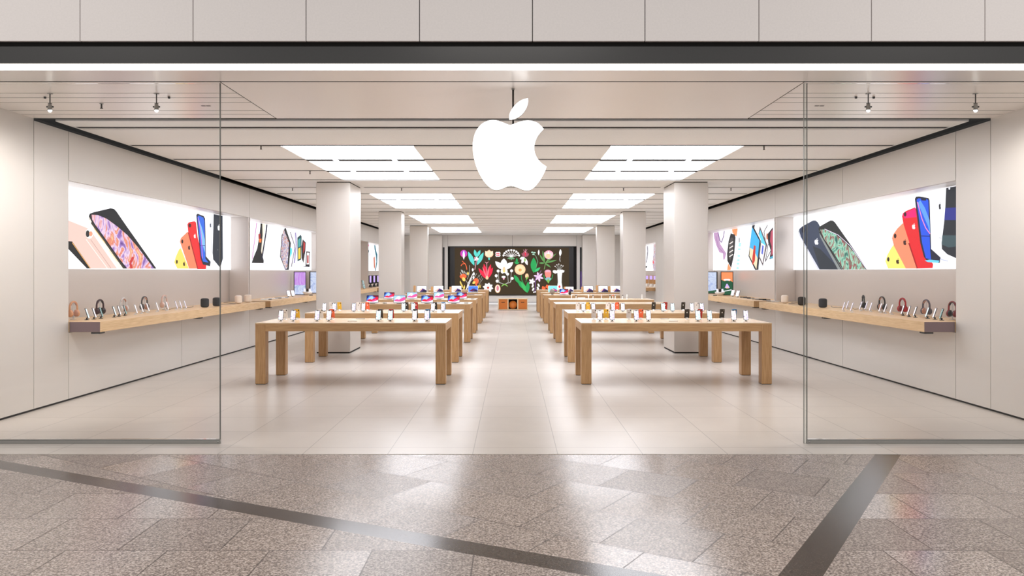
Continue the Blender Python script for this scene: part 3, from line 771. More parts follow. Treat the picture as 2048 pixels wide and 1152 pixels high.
# ================================================================ video wall picture
r = empty('video_wall', (0, YB-.06, 0)); tag(r, 'huge dark video wall with painted flowers on the back wall', 'screen')
K6 = 6.776; yv = YB-.06
def vw(x, y, l=0):
    return ((880+x/K6-CX)*yv/F, -.0006*l-.001, CAMZ-(470+y/K6-HY)*yv/F)
b = MB(); x0, _, z1 = vw(137, 160); x1, _, z0 = vw(1812, 816)
b.box(x0, x1, 0, .05, z0, z1, M['black']); b.build('frame', r)
V = {}
def vc(*c):
    if c not in V: V[c] = glow('vw_%d_%d_%d' % c, c, 1.0)
    return V[c]
b = MB(); layer = [1]
def vpoly(pts, col):
    layer[0] += 1; b.poly([vw(x, y, layer[0]) for x, y in pts], vc(*col))
def ell(cx_, cy_, rx, ry, col, rot=0, n=14):
    a = math.radians(rot); vpoly([(cx_+rx*math.cos(t)*math.cos(a)-ry*math.sin(t)*math.sin(a), cy_+rx*math.cos(t)*math.sin(a)+ry*math.sin(t)*math.cos(a)) for t in [2*PI*k/n for k in range(n)]], col)
def petal(x, y, x2, y2, wd, col):       # pointed leaf from (x,y) to (x2,y2)
    dx, dy = x2-x, y2-y; L = math.hypot(dx, dy); nx, ny = -dy/L*wd, dx/L*wd
    f = lambda t, s: (x+dx*t+nx*s, y+dy*t+ny*s)
    vpoly([f(0, 0), f(.15, .5), f(.35, .9), f(.55, 1), f(.75, .75), f(.9, .35), f(1, 0), f(.9, -.35), f(.75, -.75), f(.55, -1), f(.35, -.9), f(.15, -.5)], col)
def stroke(pts, wd, col):
    for (xa, ya), (xb, yb_) in zip(pts[:-1], pts[1:]):
        dx, dy = xb-xa, yb_-ya; L = math.hypot(dx, dy) or 1; nx, ny = -dy/L*wd/2, dx/L*wd/2
        vpoly([(xa+nx, ya+ny), (xb+nx, yb_+ny), (xb-nx, yb_-ny), (xa-nx, ya-ny)], col)
vpoly([(200, 172), (1748, 172), (1748, 808), (200, 808)], (56, 44, 28))
WH, RD, GR, TL, PE, OR, MG, PK, GY, YL, LG = (245, 240, 240), (222, 40, 68), (40, 150, 80), (90, 200, 190), (245, 190, 150), (235, 100, 60), (190, 60, 160), (235, 160, 180), (170, 170, 165), (235, 200, 100), (120, 170, 80)
# magenta orchid
ell(322, 252, 48, 50, MG); ell(322, 240, 26, 30, (150, 90, 200)); petal(322, 210, 322, 335, 15, WH)
# teal leaves
petal(465, 415, 382, 225, 30, TL); petal(500, 410, 590, 235, 28, TL); petal(490, 300, 468, 198, 20, TL); petal(500, 300, 546, 205, 20, TL)
for a in range(5): petal(492, 325, 492+36*math.cos(a*1.257), 325+36*math.sin(a*1.257), 12, PK if a % 2 else WH)
stroke([(490, 360), (485, 400), (472, 470)], 7, PK)
# peach tulip
ell(665, 258, 58, 48, PE); petal(665, 300, 612, 215, 20, (250, 215, 190)); petal(665, 300, 718, 215, 20, (250, 215, 190)); petal(665, 310, 665, 198, 26, (250, 205, 175)); petal(665, 300, 665, 342, 12, TL)
# small rosette
for a in range(4):
    ell(785+20*math.cos(a*PI/2+.78), 262+20*math.sin(a*PI/2+.78), 20, 20, WH); 
for a in range(4): ell(785+17*math.cos(a*PI/2+.78), 262+17*math.sin(a*PI/2+.78), 10, 10, RD)
# big fan
for a in range(-80, 81, 20):
    t = math.radians(a); ex, ey = 966+100*math.sin(t)*1.08, 292-88*math.cos(t)
    stroke([(966, 292), (ex, ey)], 5, WH); ell(ex, ey, 15, 12, WH, a)
ell(966, 292, 18, 18, WH)
for dx in (-55, -28, 0, 28, 50): petal(966, 300, 966+dx, 345-abs(dx)*.4, 8, (110, 160, 120))
# red trumpet
for x2, y2 in ((522, 450), (595, 388), (690, 395), (718, 440)): petal(636, 600, x2, y2, 24, RD)
petal(636, 590, 575, 430, 10, (245, 110, 120)); petal(636, 590, 668, 430, 10, (245, 110, 120)); stroke([(636, 590), (634, 370)], 6, PK); stroke([(612, 365), (634, 385), (656, 362)], 5, PK); ell(638, 580, 20, 24, PE)
# white star flower
petal(866, 470, 748, 358, 34, WH); petal(866, 470, 992, 368, 34, WH); petal(866, 450, 866, 318, 44, WH); ell(848, 490, 26, 32, WH); ell(890, 490, 26, 32, WH); ell(868, 470, 20, 40, PE); ell(868, 490, 10, 20, YL)
# white berries with grey stems
for x, y in ((788, 488), (762, 552), (775, 625), (970, 485), (916, 530), (978, 588)):
    stroke([(875, 670), ((x+875)/2+(-30 if x < 870 else 30), 640), (x, y)], 6, GY); ell(x, y, 20, 20, WH)
for a in range(-70, 71, 28): petal(875, 660, 875+48*math.sin(math.radians(a)), 690-12*math.cos(math.radians(a*2)), 8, LG)
petal(865, 610, 862, 552, 14, PK); ell(862, 568, 28, 14, WH)
# small poppies left, branches
petal(362, 740, 440, 560, 5, WH); stroke([(355, 745), (380, 660), (430, 560), (455, 510)], 9, WH); stroke([(380, 660), (340, 600), (300, 480)], 6, GY); stroke([(390, 640), (450, 600), (500, 520)], 6, GY); stroke([(370, 600), (400, 520), (400, 410)], 5, GY)
stroke([(285, 420), (300, 395), (340, 385), (360, 430), (365, 470)], 9, OR); stroke([(300, 352), (330, 380), (355, 410)], 7, OR)
ell(315, 560, 46, 34, OR); petal(335, 628, 310, 570, 22, YL); ell(490, 625, 36, 40, OR); petal(440, 660, 480, 630, 18, YL); petal(500, 690, 480, 640, 12, OR)
for x, y in ((380, 520), (445, 470), (460, 525), (455, 575)): petal(x, y+25, x, y-22, 13, YL if x < 400 else WH)
for x, y in ((275, 500), (300, 470), (325, 480), (350, 500), (285, 465)): petal(x+20, y+50, x, y, 6, GY)
for x, y in ((275, 640), (300, 690), (330, 700), (285, 660), (520, 700), (540, 690), (320, 720)): petal(x, y-25, x+6, y+30, 7, YL)
for x, y in ((520, 560), (545, 540), (560, 580), (530, 600), (575, 600), (548, 640)): stroke([(x-15, y+30), (x, y), (x+8, y-20)], 4, GY)
for a in range(0, 5): stroke([(520, 660), (560+6*a, 600+25*a)], 4, (110, 90, 80))
# white daisy
for a in range(8): petal(652, 712, 652+72*math.cos(a*PI/4+.2), 712+68*math.sin(a*PI/4+.2), 20, WH)
ell(652, 714, 16, 16, (180, 60, 40))
# oval seed
ell(782, 728, 38, 58, PE); ell(782, 728, 28, 48, WH); ell(782, 722, 18, 38, (200, 120, 130))
# orange poppy with leaves
stroke([(1100, 540), (1105, 600), (1140, 680), (1180, 770)], 8, GR); ell(1085, 468, 74, 72, PE); ell(1085, 462, 60, 52, (250, 205, 160)); ell(1085, 475, 20, 18, (180, 90, 50)); ell(1085, 475, 12, 10, YL)
petal(1080, 660, 1003, 540, 26, GR); petal(1170, 745, 1050, 610, 32, GR); petal(1180, 780, 1100, 640, 26, (60, 170, 90)); petal(1182, 785, 1195, 630, 26, GR); stroke([(1160, 640), (1175, 600)], 6, GR); ell(1177, 555, 24, 34, PE); petal(1165, 605, 1190, 560, 12, LG)
# pink dark lily
for x2, y2 in ((1105, 245), (1130, 225), (1180, 225), (1205, 250)): petal(1155, 300, x2, y2, 16, (150, 80, 95))
petal(1157, 290, 1155, 215, 9, RD); stroke([(1130, 200), (1155, 240), (1180, 195)], 4, PK); stroke([(1155, 240), (1158, 190)], 4, PK)
for x2, y2 in ((1080, 325), (1105, 385), (1185, 410)): petal(1145, 305, x2, y2, 20, WH)
petal(1150, 310, 1150, 365, 12, LG); petal(1040, 395, 1040, 310, 15, GR); petal(1040, 395, 1008, 360, 10, GR); petal(1040, 395, 1072, 365, 10, GR)
# green leaf
petal(1270, 515, 1268, 305, 42, GR); petal(1280, 500, 1358, 440, 18, (60, 180, 110)); stroke([(1300, 440), (1325, 360), (1300, 290), (1265, 255)], 7, (110, 150, 120))
for x, y in ((1250, 235), (1280, 240), (1265, 262)): ell(x, y, 16, 9, (160, 200, 180))
petal(1335, 275, 1338, 198, 11, WH)
# protea
for x2, y2 in ((1345, 260), (1388, 210), (1340, 380), (1575, 250), (1580, 340), (1500, 440), (1565, 260)): petal(1420, 380, x2, y2, 12, (90, 140, 80))
stroke([(1410, 465), (1425, 400), (1460, 330)], 9, (110, 150, 90)); ell(1472, 268, 62, 60, PK)
for dx in (-50, -28, 0, 28, 50): petal(1468, 325, 1470+dx*1.2, 215+abs(dx)*.4, 16, (250, 200, 200) if dx % 56 else WH)
ell(1465, 285, 34, 30, PE)
# white spear
petal(1625, 290, 1632, 192, 17, WH); stroke([(1626, 290), (1620, 330), (1628, 362)], 5, WH)
# white gladiolus right
vpoly([(1585, 470), (1660, 470), (1648, 560), (1645, 640), (1660, 735), (1580, 735), (1596, 640), (1592, 560)], WH)
petal(1600, 500, 1525, 500, 22, WH); petal(1640, 500, 1685, 485, 18, WH); ell(1550, 490, 24, 14, WH); ell(1617, 700, 14, 18, RD)
for x, y in ((1558, 425), (1582, 405), (1608, 395), (1640, 410), (1665, 420)): stroke([(1615, 480), (x, y)], 4, GY); ell(x, y, 7, 7, WH)
# thistle
ell(1460, 500, 44, 30, PK); petal(1462, 600, 1425, 490, 20, (240, 130, 120)); petal(1462, 600, 1500, 490, 20, (240, 130, 120)); ell(1462, 545, 26, 45, (240, 130, 120)); stroke([(1405, 540), (1415, 590), (1462, 640), (1515, 590), (1525, 535)], 9, GR); ell(1465, 595, 40, 24, (130, 170, 180)); petal(1465, 590, 1467, 655, 16, LG)
# lavender star cluster
for a in range(6): petal(1335, 568, 1335+70*math.cos(a*PI/3+.3), 568+70*math.sin(a*PI/3+.3), 14, (225, 190, 225))
for a in range(5): petal(1245, 630, 1245+46*math.cos(a*1.257), 630+46*math.sin(a*1.257), 13, (240, 225, 240))
stroke([(1300, 560), (1290, 640), (1292, 720), (1280, 780)], 10, (110, 70, 130))
for x, y in ((1335, 680), (1325, 720), (1255, 690), (1262, 735), (1320, 755)): ell(x, y, 12, 24, WH, -25 if x > 1290 else 25)
stroke([(1325, 560), (1370, 480)], 5, (160, 120, 160)); ell(1270, 775, 9, 9, WH); ell(1290, 770, 9, 9, WH)
for x, y in ((1405, 715), (1460, 695)): petal(x, y+35, x-15, y-25, 20, OR); petal(x, y+35, x+20, y-20, 14, OR)
b.build('display', r)
for s, t in ((-1, 'left'), (1, 'right')):
    b = MB(); xa = s*3.51; b.box(xa-.045, xa+.045, YB-.04, YB-.002, .75, 2.93, M['black'])
    if s > 0: b.box(xa-.045+.03, xa+.043, YB-.043, YB-.04, .78, 1.7, M['s_purple'])
    tag(b.build('door_gap_panel'), f'narrow upright black panel on the back wall {t} of the video wall', 'panel')

# ================================================================ wall counters
def counter(s, y0, y1, label):
    r = empty('wall_counter', (s*XW, y0, 0)); D = y1-y0
    b = MB(); b.box(s*-.40, s*(XN-XW-.004), .012, D, .895, 1.03, M['counter_oak']); b.build('worktop', r, .002)
    b = MB(); b.box(s*-.398, s*-.004, 0, .0115, .897, 1.028, M['counter_end' if y0 < 11 else 'oakz']); b.build('end_plate', r)
    for k in range(3):
        b = MB(); yy = .03+(D-.3)*k/2; b.box(s*-.4+s*.01, s*-.27, yy, yy+.12, .872, .8948, M['black']); b.build('bracket', r)
    return tag(r, label, 'counter', 'oak wall counters')
M['counter_end'] = plain('counter_end', (128, 108, 112), .35, .5)
for s, side in ((-1, 'left'), (1, 'right')):
    counter(s, 10.475, 17.5, f'long light oak counter along the {side} wall, nearest the entrance, under the phone poster')
    counter(s, 17.87, 24.5, f'light oak counter along the {side} wall behind the first counter')
counter(-1, 24.9, 32.0, 'light oak counter along the left wall, third from the entrance')
counter(-1, 32.45, 39.2, 'light oak counter far back on the left wall, seen right of the nearest column')
counter(1, 32.45, 39.2, 'light oak counter far back on the right wall, seen left of the nearest column')

# ================================================================ backlit posters
PX = XN-.05
PC = {}
def pc(*c):
    if c not in PC: PC[c] = glow('poster_%d_%d_%d' % c, c, 1.0)
    return PC[c]
M['swirl_purple'] = glow_noise('swirl_purple', [(.2, (70, 40, 110)), (.4, (150, 110, 180)), (.5, (225, 200, 220)), (.58, (205, 110, 90)), (.7, (240, 190, 150)), (.85, (150, 60, 70))], 1.0, (1, 2.2, 2), 5, 3)
M['swirl_green'] = glow_noise('swirl_green', [(.1, (14, 44, 46)), (.35, (34, 96, 88)), (.5, (150, 205, 180)), (.6, (140, 60, 70)), (.75, (60, 140, 110)), (1, (210, 222, 200))], 1.0, (1, 4.5, 3.5), 4, 2)
M['multi'] = glow_noise('multi_picture', [(.25, (40, 40, 60)), (.4, (180, 90, 70)), (.48, (230, 225, 220)), (.55, (110, 130, 170)), (.65, (150, 110, 150)), (.8, (30, 30, 30))], 1.0, (1, 9, 9), 3, 2)
class Poster:
    def __init__(s, side, y0, y1, label, K, ox, oy, half=1.145):
        s.sd = side; s.K, s.ox, s.oy = K, ox, oy; s.l = 0
        s.r = empty('illuminated_poster', (side*XN, y0, 0)); s.y0 = y0
        tag(s.r, label, 'poster', 'backlit wall posters')
        b = MB(); b.box(side*(PX-XN), side*(-.002), .01, y1-y0-.01, 1.725, 2.872, M['box_white']); b.build('lightbox', s.r)
        s.b = MB()
    def p3(s, x, y):
        px, py = s.ox+x/s.K, s.oy+y/s.K
        d = F*PX/abs(px-CX); z = CAMZ-(py-HY)*d/F
        return (s.sd*(PX-XN-.0008*s.l-.001), d-s.y0, max(1.727, min(2.87, z)))
    def poly(s, pts, mat):
        s.l += 1; s.b.poly([s.p3(*p) for p in pts], mat if not isinstance(mat, tuple) else pc(*mat)); return s
    def dot(s, x, y, rx, ry, col, n=12):
        return s.poly([(x+rx*math.cos(2*PI*k/n), y+ry*math.sin(2*PI*k/n)) for k in range(n)], col)
    def line(s, pts, wd, col):
        for (xa, ya), (xb, yb_) in zip(pts[:-1], pts[1:]):
            dx, dy = xb-xa, yb_-ya; L = math.hypot(dx, dy) or 1; nx, ny = -dy/L*wd/2, dx/L*wd/2
            s.poly([(xa+nx, ya+ny), (xb+nx, yb_+ny), (xb-nx, yb_-ny), (xa-nx, ya-ny)], col)
        return s
    def logo(s, x, y, w, h, col):
        s.l += 1
        for pts in (body, leaf): s.b.poly([s.p3(x+(p[0]-477)/700*w, y+(p[1]-620)/880*h) for p in pts], pc(*col))
        return s
    def done(s): s.b.build('picture', s.r)
# left, first
q = Poster(-1, 10.5, 17.56, 'backlit white poster of big phones in the left wall, nearest the entrance', 3.388, 120, 340)
q.poly([(25, 330), (170, 383), (200, 400), (385, 667), (195, 667), (25, 490)], (228, 192, 182)).poly([(25, 205), (150, 205), (195, 300), (200, 400), (25, 330)], (250, 238, 236))
q.line([(175, 470), (320, 667)], 5, (250, 225, 220)).line([(205, 470), (345, 667)], 3, (180, 140, 135))
q.poly([(25, 480), (80, 484), (207, 667), (180, 667), (25, 505)], (20, 20, 22)).line([(80, 492), (203, 667)], 4, (230, 170, 90))
q.dot(196, 430, 26, 36, (252, 244, 240)).dot(184, 432, 13, 24, (40, 38, 40)).dot(205, 432, 12, 17, (225, 150, 120))
q.poly([(192, 310), (198, 296), (225, 286), (340, 259), (362, 264), (378, 280), (440, 370), (560, 540), (650, 668), (420, 668), (205, 365), (193, 335)], (22, 25, 30))
q.poly([(194, 318), (204, 340), (240, 405), (400, 620), (432, 668), (395, 668), (330, 570), (215, 390), (196, 350)], (236, 228, 215))
q.poly([(208, 350), (436, 668), (424, 668), (205, 362)], (60, 52, 44)).line([(225, 395), (300, 495)], 5, (225, 190, 130)).line([(330, 545), (385, 620)], 5, (235, 205, 150))
q.poly([(208, 303), (250, 305), (310, 330), (380, 380), (450, 440), (520, 520), (580, 600), (632, 668), (450, 668), (400, 605), (340, 520), (280, 435), (236, 375), (212, 335)], M['swirl_purple'])
q.line([(480, 668), (470, 630), (490, 590)], 16, (190, 50, 50))
q.poly([(768, 625), (780, 585), (800, 540), (812, 528), (868, 668), (790, 668)], (244, 210, 100)).dot(786, 622, 6, 14, (40, 30, 20)).logo(835, 634, 14, 32, (60, 40, 20))
q.poly([(806, 486), (812, 462), (840, 435), (856, 420), (866, 422), (926, 668), (868, 668)], (240, 128, 92)).dot(822, 484, 7, 14, (50, 26, 22)).logo(868, 524, 14, 34, (60, 26, 20))
q.poly([(856, 368), (864, 355), (905, 347), (915, 356), (925, 450), (950, 560), (985, 640), (982, 672), (926, 672), (862, 425)], (216, 30, 36)).dot(872, 376, 9, 14, (60, 10, 14)).logo(906, 446, 14, 32, (250, 220, 220)).line([(862, 425), (926, 672)], 6, (150, 10, 20))
q.poly([(980, 285), (1030, 280), (1026, 590), (1046, 645), (1005, 630), (985, 590)], (234, 236, 244)).logo(1012, 372, 10, 34, (70, 74, 90)).line([(1024, 300), (1020, 560)], 3, (190, 192, 205))
q.poly([(914, 304), (924, 296), (965, 312), (975, 330), (980, 585), (1012, 622), (1008, 652), (960, 640), (944, 600)], (24, 28, 48))
q.poly([(922, 318), (930, 308), (962, 322), (970, 345), (976, 600), (998, 628), (960, 620), (948, 580)], (40, 96, 210)).poly([(930, 330), (952, 390), (972, 470), (974, 560), (950, 490)], (120, 180, 245)).line([(938, 512), (975, 512)], 5, (20, 40, 120)).line([(926, 320), (948, 440), (955, 600)], 4, (200, 110, 200))
q.poly([(1031, 274), (1092, 268), (1094, 600), (1076, 663), (1028, 606), (1024, 560)], (34, 42, 54)).logo(1066, 388, 16, 44, (225, 228, 232)).dot(1046, 290, 5, 7, (120, 125, 130)).dot(1058, 540, 3, 6, (90, 95, 100))
q.done()
# right, first
q = Poster(1, 10.5, 17.56, 'backlit white poster of big phones in the right wall, nearest the entrance', 3.291, 1580, 340)
q.poly([(57, 405), (62, 388), (80, 372), (150, 333), (168, 332), (184, 345), (260, 490), (340, 655), (183, 655), (66, 445)], (50, 60, 82)).poly([(60, 395), (72, 440), (195, 655), (183, 655), (66, 445)], (205, 205, 220))
q.poly([(150, 500), (200, 520), (330, 655), (200, 655)], (34, 42, 52)).dot(90, 395, 12, 22, (24, 26, 40)).logo(176, 470, 26, 44, (225, 225, 235))
q.poly([(190, 385), (200, 370), (268, 332), (284, 333), (298, 345), (400, 490), (510, 655), (340, 655), (192, 412)], (26, 30, 32))
q.poly([(192, 395), (220, 455), (350, 655), (318, 655), (200, 440)], (130, 136, 136)).poly([(196, 404), (345, 655), (338, 655), (194, 410)], (20, 24, 24))
q.poly([(200, 392), (240, 392), (300, 422), (370, 480), (430, 550), (500, 655), (356, 655), (290, 545), (225, 450)], M['swirl_green']).line([(230, 388), (320, 428), (400, 500), (508, 652)], 4, (220, 210, 230))
q.poly([(632, 600), (645, 560), (670, 515), (690, 488), (768, 648), (650, 648)], (244, 220, 110)).dot(652, 588, 8, 15, (40, 30, 20)).logo(714, 600, 20, 36, (60, 40, 20))
q.poly([(677, 450), (684, 425), (712, 385), (748, 350), (762, 362), (842, 648), (768, 648), (690, 500)], (242, 134, 100)).dot(698, 434, 9, 16, (50, 26, 22)).logo(762, 474, 20, 40, (60, 26, 20))
q.poly([(744, 305), (750, 285), (770, 270), (828, 246), (838, 256), (860, 400), (905, 560), (950, 620), (946, 645), (846, 648), (752, 350)], (214, 28, 36)).poly([(750, 290), (832, 250), (840, 310), (760, 318)], (235, 20, 110)).dot(765, 292, 9, 15, (60, 10, 24)).logo(822, 370, 22, 40, (250, 220, 220)).line([(790, 480), (846, 648)], 8, (150, 10, 20))
q.poly([(930, 102), (1040, 84), (1030, 300), (1018, 500), (1058, 590), (1050, 600), (1000, 585), (946, 548), (936, 300)], (238, 240, 248)).logo(996, 236, 14, 48, (40, 40, 48)).line([(990, 445), (1008, 450)], 5, (190, 190, 200)).line([(946, 548), (1010, 590), (1050, 600)], 6, (180, 186, 215))
q.poly([(832, 190), (840, 176), (860, 174), (922, 184), (930, 200), (940, 520), (1002, 576), (996, 612), (920, 606), (892, 572), (868, 480)], (24, 28, 50))
q.poly([(844, 196), (856, 186), (872, 188), (876, 200), (905, 202), (910, 190), (922, 200), (934, 530), (940, 590), (905, 580), (880, 480)], (30, 80, 215)).poly([(852, 215), (880, 280), (920, 370), (934, 420), (930, 330), (900, 250), (870, 200)], (90, 150, 245)).line([(850, 210), (880, 320), (905, 380), (934, 420)], 6, (230, 130, 190)).line([(876, 434), (934, 436)], 6, (14, 30, 110)).poly([(900, 596), (930, 590), (996, 596), (990, 612), (920, 606)], (110, 200, 250))
q.poly([(1042, 80), (1135, 66), (1135, 592), (1050, 555), (1014, 520), (1012, 480), (1034, 300)], (34, 38, 46)).poly([(1036, 250), (1135, 245), (1135, 330), (1030, 330)], (40, 46, 130)).dot(1064, 92, 7, 8, (230, 230, 235)).dot(1064, 122, 6, 8, (220, 220, 230)).poly([(1018, 430), (1135, 430), (1135, 500), (1060, 510), (1014, 490)], (58, 78, 84))
q.done()
# left, second
q = Poster(-1, 17.76, 24.58, 'backlit white poster of devices in the left wall, second from the entrance', 4.114, 430, 400)
q.line([(342, 168), (335, 250), (305, 485)], 7, (190, 130, 180)).line([(350, 170), (372, 172)], 5, (190, 150, 190))
q.poly([(368, 172), (412, 185), (382, 490), (366, 480), (390, 260)], (245, 222, 200)).poly([(374, 168), (388, 172), (390, 290), (378, 420), (400, 500), (398, 520), (300, 518), (312, 480), (345, 400), (362, 300)], (28, 28, 30)).poly([(360, 320), (382, 318), (378, 350), (362, 350)], (215, 110, 50)).poly([(354, 280), (372, 276), (370, 318), (356, 320)], (150, 40, 40))
q.line([(424, 180), (420, 250), (382, 488)], 11, (32, 34, 50)).poly([(310, 522), (390, 522), (480, 508), (430, 524), (380, 536)], (214, 210, 228))
q.poly([(572, 206), (580, 225), (622, 355), (604, 575), (574, 575), (532, 465), (545, 290)], (30, 32, 34)).poly([(560, 235), (606, 350), (592, 560), (576, 572), (538, 460), (550, 300)], M['multi']).poly([(616, 388), (632, 402), (630, 440), (614, 478)], (90, 205, 215))
q.line([(615, 262), (650, 370), (652, 400), (625, 550)], 6, (70, 60, 80)).line([(658, 268), (665, 360), (648, 520)], 12, (150, 140, 180)).line([(622, 300), (640, 380), (622, 530)], 4, (215, 190, 200))
q.poly([(672, 310), (700, 286), (708, 300), (704, 490), (674, 505)], (24, 60, 64)).poly([(678, 330), (698, 310), (700, 380), (680, 390)], (60, 150, 150)).poly([(680, 400), (698, 390), (698, 480), (680, 490)], (225, 190, 60))
q.poly([(716, 322), (742, 350), (738, 420), (722, 518), (706, 480), (706, 380)], (34, 24, 26)).poly([(722, 340), (736, 356), (732, 410), (720, 440)], (170, 50, 50))
q.poly([(744, 422), (776, 426), (772, 552), (738, 548)], (32, 30, 40)).poly([(750, 432), (770, 434), (768, 530), (746, 530)], (235, 225, 225)).poly([(752, 455), (764, 455), (764, 520), (750, 520)], (160, 60, 60)).line([(722, 548), (744, 548)], 5, (30, 30, 34))
q.done()
# right, second
q = Poster(1, 17.76, 24.58, 'backlit white poster of watch and tablets in the right wall, second from the entrance', 4.114, 1410, 400)
q.poly([(72, 262), (92, 256), (108, 252), (112, 300), (128, 365), (160, 415), (176, 440), (162, 490), (150, 492), (148, 440), (118, 430), (92, 370), (76, 310)], (176, 140, 176)).line([(108, 256), (122, 330), (136, 350), (154, 300), (160, 245)], 7, (110, 80, 130)).line([(92, 300), (112, 390), (160, 440)], 3, (130, 95, 140))
q.poly([(224, 228), (240, 220), (272, 224), (262, 300), (246, 290), (228, 268)], (242, 140, 92)).poly([(192, 520), (216, 560), (212, 577), (184, 577)], (242, 140, 92)).poly([(214, 274), (248, 284), (254, 310), (244, 440), (218, 560), (186, 500), (184, 440), (196, 340)], (24, 24, 26)).poly([(214, 310), (238, 310), (232, 430), (212, 500), (196, 470), (200, 380)], (70, 66, 66))
for yy in (350, 385, 420, 455): q.line([(204, yy+12), (234, yy-8)], 8, (225, 215, 210))
q.line([(287, 310), (285, 350)], 6, (40, 60, 70))
for k, yy in enumerate((360, 375, 405, 460, 495, 525, 560)): q.dot(292-(k*3), yy, 12, 9, (160, 222, 225))
q.poly([(395, 186), (418, 180), (412, 230), (466, 335), (446, 575), (418, 575), (364, 462), (385, 290)], (28, 30, 40)).poly([(395, 225), (455, 335), (440, 480), (376, 390), (388, 260)], (60, 165, 225)).poly([(376, 392), (408, 410), (440, 480), (430, 570), (372, 460)], (225, 205, 170)).poly([(410, 370), (424, 380), (418, 500), (398, 540), (396, 480)], (185, 50, 40))
q.poly([(458, 215), (466, 230), (520, 368), (484, 545), (448, 468), (470, 330), (448, 280)], (90, 80, 85)).poly([(462, 245), (508, 368), (494, 440), (468, 330), (452, 285)], (90, 195, 230)).poly([(470, 350), (506, 375), (482, 520), (458, 465)], (235, 225, 225)).poly([(480, 370), (492, 380), (484, 450), (472, 440)], (70, 90, 190))
q.line([(524, 206), (494, 262), (514, 380)], 6, (80, 66, 70)).line([(530, 360), (506, 508), (560, 400)], 6, (60, 52, 60)).dot(522, 300, 9, 28, (190, 110, 80))
q.poly([(524, 282), (570, 222), (570, 480), (540, 488), (552, 420), (530, 350)], (34, 26, 32)).poly([(552, 262), (570, 240), (570, 440), (556, 460), (558, 380), (546, 340)], (170, 70, 90)).poly([(545, 470), (570, 460), (570, 480), (548, 484)], (60, 150, 180))
q.done()
q = Poster(-1, 32.36, 39.3, 'backlit white poster far back on the left wall, right of the nearest column', 6.062, 700, 410)
q.poly([(292, 486), (306, 488), (318, 560), (332, 600), (330, 700), (312, 800), (302, 800), (318, 690), (314, 620), (298, 540)], (34, 96, 112)).poly([(284, 640), (300, 620), (304, 780), (288, 752)], (176, 96, 72)).dot(226, 490, 8, 14, (235, 140, 170)).dot(240, 600, 6, 24, (190, 180, 225)).dot(222, 560, 8, 20, (60, 80, 90))
q.done()
q = Poster(1, 32.46, 39.3, 'backlit white poster far back on the right wall, left of the nearest column', 6.062, 1140, 410)
q.poly([(1012, 466), (1040, 470), (1040, 800), (1012, 800), (998, 700), (1010, 600)], M['multi']).line([(938, 498), (944, 560), (928, 700)], 12, (120, 116, 125)).dot(928, 750, 10, 12, (20, 20, 20)).dot(1012, 695, 8, 18, (220, 80, 90))
q.done()

# ================================================================ things on the wall counters
ZT = 1.03
def cl(px, py): return fl(px, py, ZT)
# phones on black or white bases, leaning towards the wall
grpL = [((178.3, 640), (192.3, 638.5), (206, 637)), ((232.5, 634.6), (242, 633), (253.5, 631.5)), ((275, 629.3), (286.8, 627.3), (298.7, 625.5)), ((317.8, 624), (337.3, 621.8)), ((355.5, 620.3), (364.2, 619.6), (373.3, 619))]
grpR = [((1684.5, 623), (1692, 620), (1700.7, 624.5)), ((1718.3, 622), (1729.7, 621), (1738.5, 624)), ((1757.5, 626), (1767.4, 627.5), (1779.5, 629)), ((1802, 631.5), (1814, 633.5), (1826.5, 635)), ((1851, 637), (1865.5, 639), (1879, 640.5))]
gn = ['first', 'second', 'third', 'fourth', 'fifth']
stL = ['scr_dark', 'scr_dark', 'scr_pink', 'scr_pink', 'scr_purple']; stR = ['scr_purple', 'scr_purple', 'scr_pink', 'scr_pink', 'scr_dark']
for s, grp, side, st in ((-1, grpL, 'left', stL), (1, grpR, 'right', stR)):
    for gi, g_ in enumerate(grp):
        for k, (px, py) in enumerate(g_):
            p = cl(px, py); nx = max(-6.05, min(6.05, p.x))
            scr = ['scr_teal', 'scr_pink', 'scr_dark'][k] if st[gi] == 'scr_dark' else st[gi]
            dark = st[gi] == 'scr_dark' or (s < 0 and gi == 1) or (s > 0 and gi == 3)
            col = 'black' if dark else 'silver'
            place(('wallph', col, scr), phone(col, scr, 'black' if dark else 'white', .070, .145), (nx, p.y, ZT), s*-1*(PI/2)-s*.25 if s > 0 else PI/2+.25,
                  f'{col} demo phone, {words[k]} of its group, {gn[gi]} group from left on {side} wall counter', 'phone', f'phones on the {side} wall counter')
